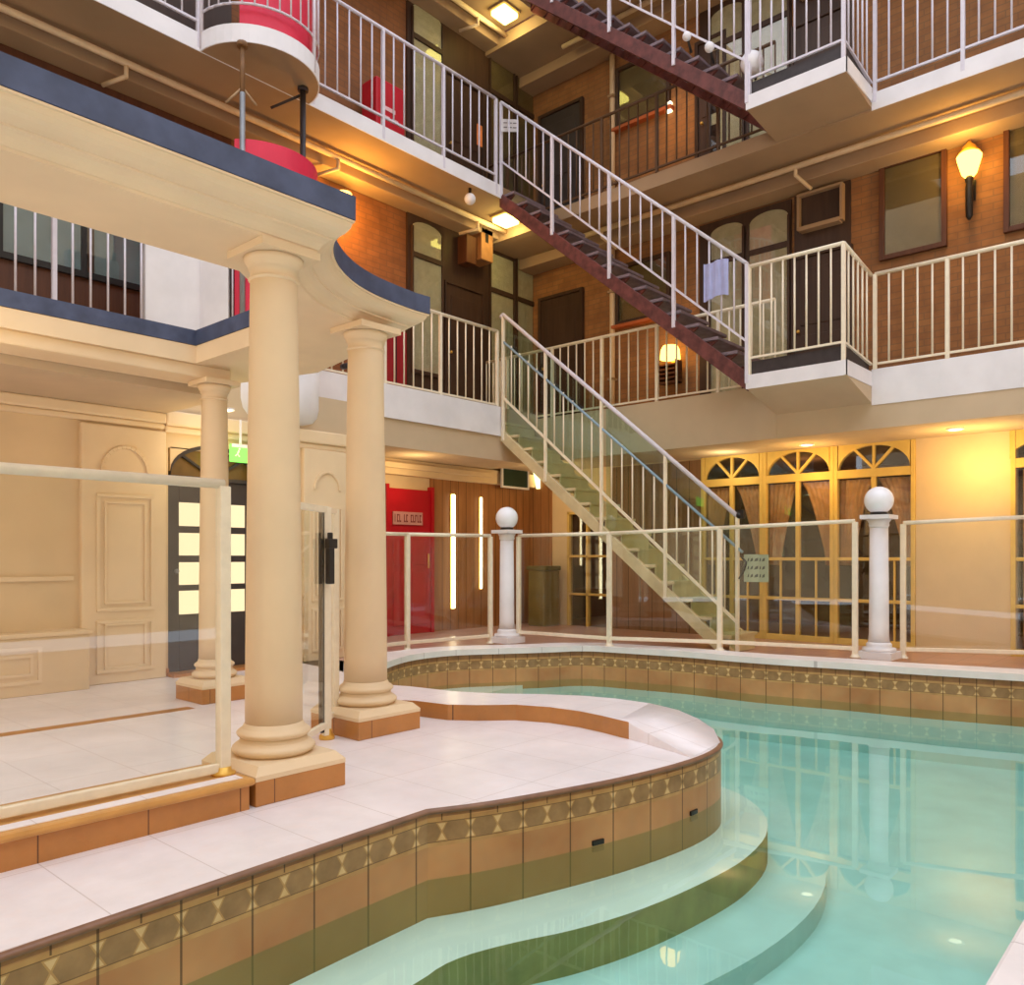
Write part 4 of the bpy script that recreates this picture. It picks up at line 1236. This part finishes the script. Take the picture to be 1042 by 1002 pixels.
def arc(r, t0, t1, n=24):
    return [tuple(BC + Vector((math.cos(math.radians(t0 + (t1 - t0) * i / n)), math.sin(math.radians(t0 + (t1 - t0) * i / n)))) * r) for i in range(n + 1)]


def curved(b, r, t, t0, t1, z0, z1, n=24):
    o, i = arc(r, t0, t1, n), arc(r - t, t0, t1, n)
    b.prism(o + i[::-1], z0, z1)
    return b


for k, (lv, z0, z1) in enumerate((('middle', 2.42, L_TOP[0]), ('top', L_BOT[1], L_TOP[1]))):
    if k:
        b = B(); b.prism(arc(BR - .012, 180, 360), z0 + .002, z1)
        o = struct('slab_bay', b, SOFFIT_UP, f'rounded bay slab of the {lv} left balcony', 'balcony slab')
        b = B(); curved(b, BR, .012, 180, 360, z0, z1 + .003); b.obj('edge', WHITE, o)
    else:
        b = B(); b.lathe([(.40, 2.36), (.50, 2.375), (.57, 2.41), (.605, 2.47), (BR, 2.56), (BR, z1 + .003)], (BC.x, BC.y - .002, 0), 48)
        struct('slab_bay', b, WHITE, f'rounded white bay of the {lv} left balcony with a curved underside', 'balcony slab')
sc = thing('bay_screen', (*BC, L_TOP[0]), 'tall red curved screen rising behind the navy pergola flashing', 'screen')
b = B(); curved(b, BR - .02, .025, 219, 345, L_TOP[0], 5.02); b.obj('panel', PINK, sc)
b = B(); p = arc(BR - .03, 216.5, 216.5, 1)[0]; b.tube((*p, L_TOP[0]), (*p, 4.6), .022, 10); b.obj('post', DARKSTEEL, sc)
b = B(); p = arc(BR + .0, 218, 218, 1)[0]; b.tube((*p, L_TOP[0]), (*p, 4.4), .008, 8); b.obj('edge_strip', RAILW, sc)
pp = thing('parapet', (3.6, YB, L_TOP[0]), 'white solid folded parapet left of the red screen on the middle balcony', 'parapet', kind='structure')
b = B(); b.box(3.33, 3.855, YB - .005, YB + .10, L_TOP[0], 4.35); b.obj('panel', WHITE, pp)
b = B(); curved(b, BR - .005, .05, 180, 214, L_TOP[0], 4.35); b.obj('curved_panel', WHITE, pp)
s2 = thing('bay_screen', (*BC, L_TOP[1]), 'crimson curved screen behind the railing of the rounded top bay', 'screen')
b = B(); curved(b, BR - .07, .02, 222, 352, L_TOP[1] + .02, 7.9); b.obj('panel', PINK, s2)
br = thing('bay_railing', (*BC, L_TOP[1]), 'curved white railing around the top bay of the left balcony', 'railing')
for nm, zz, rr in (('bottom_rail', 6.30, .012), ('handrail', 7.28, .02)):
    b = B(); b.path([(*p, zz) for p in arc(BR - .01, 182, 358, 20)], rr, 6); b.obj(nm, RAILW, br)
src = None
for i, th in enumerate(range(182, 359, 11)):
    p = arc(BR - .01, th, th, 1)[0]
    if i in (0, 11, 16):
        b = B(); b.tube((*p, L_TOP[1] - .15), (*p, 7.28), .02, 8); b.obj('post', RAILW, br); continue
    loc = Vector((*p, 6.30)) - ORG[br.name]
    if src is None:
        b = B(); b.tube((0, 0, 0), (0, 0, .98), .010, 6)
        for v in b.m.verts: v.co += ORG[br.name]
        src = b.obj('baluster', RAILW, br); src.location = loc
    else: child_copy(src, br, loc)
# support poles between the two bays
po = thing('support_pole', (4.05, 7.03, L_TOP[0]), 'grey steel pole with angled braces propping the top bay', 'pole')
b = B(); b.tube((4.05, 7.03, L_TOP[0]), (4.05, 7.03, 5.45), .026, 12); b.obj('shaft', GREYM, po)
b = B(); b.tube((4.05, 7.03, 5.40), (4.05, 7.03, 5.925), .024, 12); b.tube((4.05, 7.03, 5.88), (4.05, 7.03, 5.925), .05, 12); b.obj('upper_shaft', paint('rusty_steel', (122, 86, 50), .6, .15, 9), po)
b = B(); b.tube((4.05, 7.03, 5.50), (3.93, 7.12, 5.34), .012); b.tube((4.05, 7.03, 5.50), (4.17, 6.98, 5.36), .012); b.obj('brace', SOFFIT_UP, po)
po = thing('support_pole', (4.86, 7.24, L_TOP[0]), 'dark brown pole at the right of the grey one, propping the top bay', 'pole')
b = B(); b.tube((4.86, 7.24, L_TOP[0]), (4.86, 7.24, 5.925), .03, 12); b.tube((4.86, 7.24, 5.89), (4.86, 7.24, 5.925), .055, 12); b.obj('shaft', DARKSTEEL, po)
b = B(); b.tube((4.86, 7.24, 5.86), (4.62, 7.46, 5.70), .014); b.obj('brace', DARKSTEEL, po)

# ------------------------------------------------------------------ pipes
def pipes(k, lv, dz_l, dz_r):
    t = thing('ceiling_pipe', (8.0, 8.11, 5.83 + dz_l), f'cream service pipe running under the soffit of the {lv} left balcony', 'pipe', 'soffit pipes')
    z = 5.85 + dz_l
    b = B(); b.path([(-2, 8.05, z), (9.35, 8.05, z), (9.35, 7.5, z)], .035, 10); b.obj('run', PIPE, t)
    b = B()
    for x in (3.4, 5.9, 8.3): b.path([(x, 8.05, z), (x, 8.05, z - .13), (x - .12, 8.3, z - .17)], .022, 8)
    b.obj('branch', PIPE, t)
    t = thing('ceiling_pipe', (9.43, 4.0, 5.66 + dz_r), f'cream service pipe running under the soffit of the {lv} right balcony', 'pipe', 'soffit pipes')
    z = 5.68 + dz_r
    b = B(); b.tube((9.43, -2, z), (9.43, 7.4, z), .035, 10); b.obj('run', PIPE, t)
    b = B()
    for y in (3.9, 6.7, 1.2): b.path([(9.43, y, z), (9.43, y, z - .1), (9.65, y - .1, z - .22)], .022, 8)
    b.obj('branch', PIPE, t)


pipes(0, 'second floor', 0, 0)
pipes(1, 'third floor', 2.9, 2.88)
for k, (z0, z1, lv) in enumerate(((R_TOP[0], R_BOT[1] - .16, 'middle'), (R_TOP[1], R_BOT[2] - .16, 'top'))):
    t = thing('downpipe', (XW - .06, yr(625.5), z0), f'cream vertical downpipe on the right wing wall of the {lv} balcony', 'pipe', 'downpipes')
    b = B(); b.tube((XW - .06, yr(625.5), z0), (XW - .06, yr(625.5), z1), .04, 12); b.obj('pipe', PIPE, t)
    for f in (.25, .75):
        b = B(); b.box(XW - .12, XW, yr(625.5) - .05, yr(625.5) + .05, z0 + (z1 - z0) * f, z0 + (z1 - z0) * f + .03); b.obj('clip', SOFFIT_UP, t)

# ------------------------------------------------------------------ lamps
def bulkhead(x, y, z, label):
    t = thing('bulkhead_lamp', (x, y, z), label, 'lamp', 'square soffit lamps')
    b = B(); b.box(x - .17, x + .17, y - .15, y + .15, z - .03, z); b.obj('base', SOFFIT_UP, t)
    b = B(); b.box(x - .15, x + .15, y - .13, y + .13, z - .11, z - .03); b.obj('diffuser', LAMP_Y, t, bevel=.02)
    point('bulkhead_light', (x, y, z - .2), 9, (1, .86, .42), .12)


bulkhead(8.62, 7.80, L_BOT[1], 'glowing square lamp under the second floor soffit beside the middle stairs')
bulkhead(8.55, 7.76, L_BOT[2], 'glowing square lamp under the third floor soffit at the top edge of the photo')
# torch sconce on the right wing
sy, sz = yr(989), zr(989, 190)
t = thing('wall_torch', (XW, sy, sz), 'lit torch-shaped wall lamp between the two square windows', 'lamp')
b = B(); b.lathe([(.01, -.40), (.035, -.36), (.04, -.05), (.03, 0), (.045, .04), (.03, .07)], (XW - .12, sy, sz), 16); b.tube((XW, sy, sz - .03), (XW - .12, sy, sz - .03), .02); b.box(XW - .02, XW, sy - .04, sy + .04, sz - .16, sz + .06); b.obj('bracket', BLACK, t)
b = B(); b.lathe([(.05, .07), (.075, .10), (.12, .26), (.125, .29), (.10, .32)], (XW - .12, sy, sz), 20); b.obj('glass_shade', LAMP_A, t)
b = B(); b.lathe([(.11, .32), (.09, .35), (.06, .40), (.03, .43), (.012, .46)], (XW - .12, sy, sz), 20); b.obj('finial', paint('gilded_cap', (220, 160, 60), .35, .05, 8, metal=.4), t)
point('torch_light', (XW - .42, sy, sz + .22), 12, (1, .62, .16), .1)
# sconce on the left wing, just above the pergola corner
lx = onY(351, 200, YW - .2).x
t = thing('wall_sconce', (lx, YW, 5.35), 'amber wall sconce on the brick just above the pergola corner', 'lamp')
b = B(); b.box(lx - .05, lx + .05, YW - .03, YW, 5.2, 5.5); b.tube((lx, YW, 5.34), (lx, YW - .16, 5.34), .018); b.obj('bracket', BRASS, t)
b = B(); b.lathe([(.05, 5.36), (.10, 5.42), (.12, 5.54), (.09, 5.60)], (lx, YW - .18, 0), 20); b.obj('shade', LAMP_A, t)
point('sconce_light', (lx, YW - .42, 5.34), 30, (1, .52, .10), .1)
# amber lamp by the wall under the middle stairs
ay, az = yr(688), zr(688, 366)
t = thing('wall_lantern', (XW, ay, az), 'amber shaded wall lamp with grille box below it, seen under the middle stairs', 'lamp')
b = B(); b.lathe([(.14, az - .02), (.13, az + .10), (.10, az + .16)], (XW - .16, ay, 0), 20); b.obj('shade', LAMP_A, t)
b = B(); b.box(XW - .04, XW, ay - .05, ay + .05, az - .1, az + .1); b.tube((XW, ay, az), (XW - .16, ay, az), .015); b.obj('bracket', BRASS, t)
b = B()
for i in range(5): b.box(XW - .24, XW - .08, ay - .14, ay + .14, az - .12 - i * .06, az - .10 - i * .06)
for s in (-.14, .12): b.box(XW - .24, XW - .08, ay + s, ay + s + .02, az - .36, az - .05)
b.obj('grille', BROWN2, t)
point('lantern_light', (XW - .45, ay, az + .12), 3, (1, .6, .15), .1)
point('top_lantern_light', (XW - .5, yr(694), zr(694, 125)), 5, (1, .6, .18), .1)
ty, tz = yr(682), zr(682, 110)
t = thing('wall_lantern', (XW, ty, tz), 'tiny white wall light beside the dark door under the upper stairs', 'lamp')
b = B(); b.box(XW - .06, XW, ty - .04, ty + .04, tz - .07, tz + .07); b.obj('cover', LAMP_W, t, bevel=.01)

# downlights in the ground-floor ceiling
for px, py, lb in ((972, 436, 'round ceiling downlight above the plain cream wall right of the french doors'), (821, 452, 'round ceiling downlight above the middle french door')):
    p = onZ(px, py, ZC)
    t = thing('downlight', (p.x, p.y, ZC), lb, 'lamp', 'ground-floor downlights')
    b = B(); b.lathe([(.085, ZC - .012), (.085, ZC)], (p.x, p.y, 0), 24); b.obj('trim_ring', WHITE, t)
    b = B(); b.lathe([(.06, ZC - .016), (.06, ZC - .012)], (p.x, p.y, 0), 20); b.obj('bulb', LAMP_W, t)
    point('downlight_or_added_light', (min(p.x, XW - .35), p.y, ZC - .34), 7, (1, .62, .20), .06)
point('downlight_or_added_light', (9.6, 4.9, ZC - .2), 4, (1, .80, .46), .08)  # extra light added under the ceiling, no fixture here
point('downlight_or_added_light', (9.55, 1.9, 2.0), 6, (1, .70, .24), .06)  # second added light, likewise without a fixture
# added warm lamps for the walkway behind the pergola, fixtures out of view
for x, y, pw, lb in ((-1.5, 6.3, 13, 'added unseen ceiling downlight over the walkway left of the photo'), (3.62, 6.55, 5, 'added hidden ceiling downlight behind the rear column')):
    zc_ = 2.31 if x < 3.3 else ZC - .06
    t = thing('downlight', (x, y, zc_), lb, 'lamp', 'added walkway downlights')
    b = B(); b.lathe([(.07, zc_ - .012), (.07, zc_)], (x, y, 0), 20); b.obj('trim_ring', WHITE, t)
    b = B(); b.lathe([(.05, zc_ - .018), (.05, zc_ - .012)], (x, y, 0), 16); b.obj('bulb', LAMP_W, t)
    point('added_walkway_light', (x, y, 1.95), pw, (1, .74, .38), .1)
point('added_walkway_light', (1.1, 5.2, 2.2), 7, (1, .74, .40), .12)
point('recess_light', (7.0, 7.9, 2.1), 5, (1, .72, .36), .12)
point('recess_light', (9.2, 7.4, 2.1), 6, (1, .74, .36), .12)
point('court_lamp', (-1.7, 2.2, 1.7), 14, (1, .70, .30), .15)
point('room_light', (11.2, 4.4, 2.1), 10, (1, .7, .35), .12)

# two light streaks on the plank lining, imitated by added glowing tubes
for px, z0, z1, w_, lb in ((458.5, zl(458, 620), zl(458, 502), .035, 'glowing tube imitating a bright light streak on the plank lining, nearer the red door'), (487, zl(487, 600), zl(487, 505), .02, 'thinner glowing tube imitating a light streak on the plank lining, left of the globe pillar')):
    x = xl(px); t = thing('light_streak', (x, YW - .03, z0), lb, 'lamp', 'glowing light streaks on the plank lining')
    b = B(); b.box(x - w_ - .012, x + w_ + .012, YW - .045, YW - .03, z0, z1); b.obj('added_streak_channel', BRASS, t)
    b = B(); b.tube((x, YW - .055, z0 + .02), (x, YW - .055, z1 - .02), w_ * .8, 10); b.obj('tube', STREAKL, t)

# small white dome hanging from the soffit
t = thing('dome_camera', (7.66, YB + .1, L_BOT[1]), 'small white dome hanging under the top left balcony edge', 'camera')
b = B(); b.tube((7.66, YB + .1, L_BOT[1]), (7.66, YB + .1, L_BOT[1] - .09), .02); b.obj('stem', BLACK, t)
b = B(); b.ball((7.66, YB + .1, L_BOT[1] - .14), .075, 20, 14); b.obj('dome', WHITE, t)
# white spot lamps on the upper flight and landing
for i, (px, py, r, lb) in enumerate(((699, 37, .05, 'upper small white spot lamp on the stairs near the top landing'), (722, 48, .055, 'lower small white spot lamp on the stairs near the top landing'), (765, 64, .12, 'large white spot lamp on the edge of the top landing'))):
    p = onX(px, py, XL - .03 if i < 2 else XL + .1)
    t = thing('spot_lamp', p, lb, 'lamp', 'white spot lamps at the top landing')
    b = B(); b.ball(p, r, 16, 12); b.obj('head', WHITE, t)
    b = B(); b.tube(p + Vector((.0, .0, 0)), p + Vector((.10, 0, -.14)), .015); b.obj('stalk', BLACK, t)

# ------------------------------------------------------------------ signs, cloths and bits
p = onY(517, 128, YB - .06)
t = thing('balcony_sign', (p.x, YB, p.z), 'small white sign board hung at the stair head of the top left balcony', 'sign')
b = B(); b.slab([(p.x - .12, YB - .05, p.z - .12), (p.x + .17, YB - .10, p.z - .03), (p.x + .17, YB - .10, p.z + .14), (p.x - .12, YB - .05, p.z + .05)], (0, .012, 0)); b.obj('board', SIGNW, t)
GREYL = paint('grey_letters', (120, 112, 118), .6, .02, 9)
for r_, i in [(r_, i) for r_ in (0, .06) for i in range(3)]:
    b = B()
    b.slab([(p.x - .09 + i * .08, YB - .062 - i * .013, p.z - .06 + r_ + i * .024), (p.x - .03 + i * .08, YB - .072 - i * .013, p.z - .041 + r_ + i * .024), (p.x - .03 + i * .08, YB - .072 - i * .013, p.z - .028 + r_ + i * .024), (p.x - .09 + i * .08, YB - .062 - i * .013, p.z - .047 + r_ + i * .024)], (0, .004, 0))
    b.obj('lettering', GREYL, t)

# lavender cloth hung on the balusters of the middle flight
q0, q1 = onX(716, 283, XL - .03), onX(741, 283, XL - .03)
zt_, zb_ = onX(728, 267, XL).z, onX(728, 304, XL).z
b = B(); Rn = 12; row = []
for i in range(Rn + 1):
    y = q0.y + (q1.y - q0.y) * i / Rn; x = XL - .03 + .008 * math.sin(i * 1.7)
    row.append((b.m.verts.new((x, y, zt_ - .01 * math.sin(i * .6))), b.m.verts.new((x + .004 * math.sin(i * 2.1), y, zb_ - .02 * math.cos(i * .4)))))
for a, c in zip(row, row[1:]): b.m.faces.new([a[0], c[0], c[1], a[1]])
o = b.obj('towel', LAVEN); md = o.modifiers.new('cloth', 'SOLIDIFY'); md.thickness = .006
tag(o, 'lavender cloth hung on the balusters of the middle stair flight', 'towel')

# red poster box on the top left balcony
p0, p1 = onY(383, 108, YW - .45), onY(412, 108, YW - .45)
t = thing('poster_box', ((p0.x + p1.x) / 2, YW - .45, L_TOP[1]), 'red box with white scrawled marks standing on the top left balcony', 'box')
z0, z1 = L_TOP[1], onY(397, 84, YW - .45).z
b = B(); b.box(p0.x, p1.x, YW - .45, YW - .15, z0, z1); b.obj('body', RED, t, bevel=.015)
b = B(); w_ = p1.x - p0.x
for fx, fz, fw, fh in ((.15, .62, .5, .05), (.2, .5, .25, .05), (.55, .5, .2, .05), (.2, .35, .6, .04), (.3, .22, .3, .04)):
    b.box(p0.x + w_ * fx, p0.x + w_ * (fx + fw), YW - .456, YW - .45, z0 + (z1 - z0) * fz, z0 + (z1 - z0) * (fz + fh))
b.obj('marks', paint('faded_white_marks', (232, 190, 196), .5, .03, 9), t)
# red locker on the middle left balcony
p0, p1 = onY(392, 370, YW - .5), onY(414, 370, YW - .5)
t = thing('red_cabinet', ((p0.x + p1.x) / 2, YW - .5, L_TOP[0]), 'red cabinet standing behind the balusters of the middle left balcony', 'cabinet')
b = B(); b.box(p0.x, p1.x, YW - .5, YW - .12, L_TOP[0], L_TOP[0] + .86); b.obj('body', paint('deep_red_paint', (150, 26, 36), .5, .06, 5), t, bevel=.01)
b = B(); m_ = (p0.x + p1.x) / 2; b.box(m_ - .006, m_ + .006, YW - .506, YW - .5, L_TOP[0] + .05, L_TOP[0] + .8); b.obj('door_gap', BLACK, t)
# orange cloth
p = onY(487.5, 138, YB + .06)
b = B(); b.box(p.x - .05, p.x + .05, YB + .045, YB + .058, p.z - .14, p.z + .14); o = b.obj('hanging_cloth', ORANGE, bevel=.005); tag(o, 'small orange cloth hanging inside the top left railing near the stair head', 'cloth')
# exit sign
ex0, ex1 = onY(236, 462, YG - .25).x, onY(256, 462, YG - .25).x
ez0, ez1 = onY(245, 470, YG - .25).z, onY(245, 452, YG - .25).z
t = thing('exit_sign', ((ex0 + ex1) / 2, YG - .25, ez0), 'glowing green exit sign hung from the walkway ceiling', 'sign')
b = B(); b.box(ex0, ex1, YG - .25, YG - .20, ez0, ez1); b.obj('box', EXITG, t, bevel=.006)
b = B(); b.box(ex0, ex1, YG - .254, YG - .25, ez1 - .03, ez1); b.box((ex0 + ex1) / 2 - .01, (ex0 + ex1) / 2 + .01, YG - .23, YG - .22, ez1, 2.312); b.obj('hanger', WHITE, t)
b = B(); xm = ex0 + (ex1 - ex0) * .32; zm = (ez0 + ez1) / 2
b.ball((xm + .012, YG - .252, zm + .035), .010, 8, 6); b.bar((xm + .005, YG - .253, zm + .022), (xm - .01, YG - .253, zm - .01), .004, .014); b.bar((xm - .01, YG - .253, zm - .01), (xm + .012, YG - .253, zm - .035), .004, .01); b.bar((xm - .01, YG - .253, zm - .01), (xm - .03, YG - .253, zm - .03), .004, .01)
b.obj('running_figure', WHITE, t)
cb = thing('door_closer', (dx1 + .03, YG - .02, 1.9), 'dark box fixed beside the charcoal door under the exit sign', 'fitting')
b = B(); b.box(dx1 - .06, dx1 + .16, YG - .1, YG, 1.72, 1.9); b.obj('body', BLACK, cb, bevel=.01)
b = B(); b.box(dx1 + .0, dx1 + .1, YG - .105, YG - .1, 1.75, 1.78); b.obj('lip', DARKSTEEL, cb)

# board with white strap at the foot of the stairs
p = onX(768, 578, XL - .03); s_ = p.x / ray(768, 578).x / FPX
t = thing('stair_sign', (XL, p.y, p.z), 'grey-green notice board strapped to the newel at the foot of the stairs', 'sign')
ya, yb_ = onX(757, 578, XL - .03).y, onX(782, 578, XL - .03).y
z0, z1 = onX(768, 592, XL).z, onX(768, 564, XL).z
b = B(); b.box(XL - .035, XL - .02, yb_, ya, z0, z1); b.obj('board', SIGNG, t, bevel=.003)
b = B(); u = (ya - yb_)
for rw, fz in enumerate((.74, .45, .16)):
    yy = ya - u * .16; k = 0
    while yy > yb_ + u * .14:
        wd = u * (.06 + .05 * ((k * 7 + rw * 3) % 3))
        b.slab([(XL - .0385, yy, z0 + (z1 - z0) * fz), (XL - .0385, yy - wd, z0 + (z1 - z0) * (fz + .03)), (XL - .0385, yy - wd, z0 + (z1 - z0) * (fz + .14)), (XL - .0385, yy - wd * .3, z0 + (z1 - z0) * (fz + .10))], (.003, 0, 0))
        yy -= wd + u * .05; k += 1
b.obj('writing', paint('dark_grey_writing', (84, 88, 80), .6, .03, 9), t)
b = B(); ys = ya + .02
b.path([(XL - .04, ys, z1 - .03), (XL - .045, ys - .05, z1 - .08), (XL - .045, ys - .03, z1 - .16), (XL - .04, ys + .03, z1 - .26)], .012, 8); b.obj('strap', BLACK, t)
b = B(); b.ball((XL, 3.99, 1.50), .035, 12, 8); b.box(XL - .02, XL + .02, 3.93, 4.0, 1.47, 1.56); o = b.obj('handrail_cap', BLACK); tag(o, 'dark fitting on the lower end of the stair handrail', 'fitting')

# green board and pale bracket above the plank lining
x0, x1 = xl(502), xl(527)
t = thing('green_board', (x0, YW - .12, zl(515, 497)), 'dark green framed board above the left globe pillar', 'board')
b = B(); b.box(x0, x1, YW - .20, YW - .185, zl(515, 496), zl(515, 479)); b.obj('panel', GREEND, t)
b = B()
for z in (zl(515, 496) - .03, zl(515, 479)): b.box(x0 - .03, x1 + .03, YW - .21, YW - .18, z, z + .03)
b.box(x0 - .03, x0, YW - .21, YW - .18, zl(515, 496), zl(515, 479)); b.box(x1, x1 + .03, YW - .21, YW - .18, zl(515, 496), zl(515, 479)); b.obj('frame', SIGNW, t)
t = thing('emergency_lamp', (xl(540), YW - .2, zl(540, 496)), 'pale triangular lamp right of the dark green board under the stairs', 'lamp')
b = B(); b.slab([(xl(534), YW - .22, zl(540, 478)), (xl(541), YW - .22, zl(540, 478)), (xl(546), YW - .22, zl(540, 498)), (xl(538), YW - .22, zl(540, 498))], (0, .06, 0)); b.obj('diffuser', emit('pale_yellow_lamp', (255, 240, 170), 1.6), t)
# small dark lens on the bay
b = B(); p = onY(353, 372, 6.9); b.tube(p, p + Vector((0, .08, 0)), .03, 10); b.ball(p, .03, 12, 8); o = b.obj('wall_lens', BLACK); tag(o, 'small black fitting beside the second column capital', 'fitting')
# green bin by the corner under the stairs
gx, gy = onZ(563, 645, 0.0).x, onZ(563, 645, 0.0).y
gy_ = yr(566)
t = thing('bin', (XW - .35, gy_, 0), 'dark olive bin in the corner under the stairs', 'bin')
b = B(); b.box(XW - .5, XW - .12, gy_ - .16, gy_ + .16, 0, .85); b.obj('body', paint('olive_bin_plastic', (112, 98, 44), .5, .1, 5), t, bevel=.02)
b = B(); b.box(XW - .52, XW - .10, gy_ - .18, gy_ + .18, .85, .92); b.obj('lid', paint('olive_bin_lid', (92, 84, 40), .5, .1, 5), t, bevel=.015)

# ------------------------------------------------------------------ daylight and view
wd = bpy.data.worlds.new('world'); SC.world = wd; wd.use_nodes = True
nt = wd.node_tree; nt.nodes.clear()
bg = nt.nodes.new('ShaderNodeBackground'); bg.inputs[0].default_value = (0.82, 0.885, 1.0, 1); bg.inputs[1].default_value = 1.4
ow = nt.nodes.new('ShaderNodeOutputWorld'); nt.links.new(bg.outputs[0], ow.inputs[0])
vs = SC.view_settings
SC.display_settings.display_device = 'sRGB'
vs.view_transform = 'Standard'; vs.look = 'None'; vs.gamma = 1.0; vs.use_curve_mapping = False
vs.exposure = 0.9
cy = SC.cycles
cy.max_bounces = 10; cy.diffuse_bounces = 5; cy.glossy_bounces = 4; cy.transparent_max_bounces = 24; cy.volume_bounces = 0
cy.use_denoising = True
cy.sample_clamp_indirect = 6.0
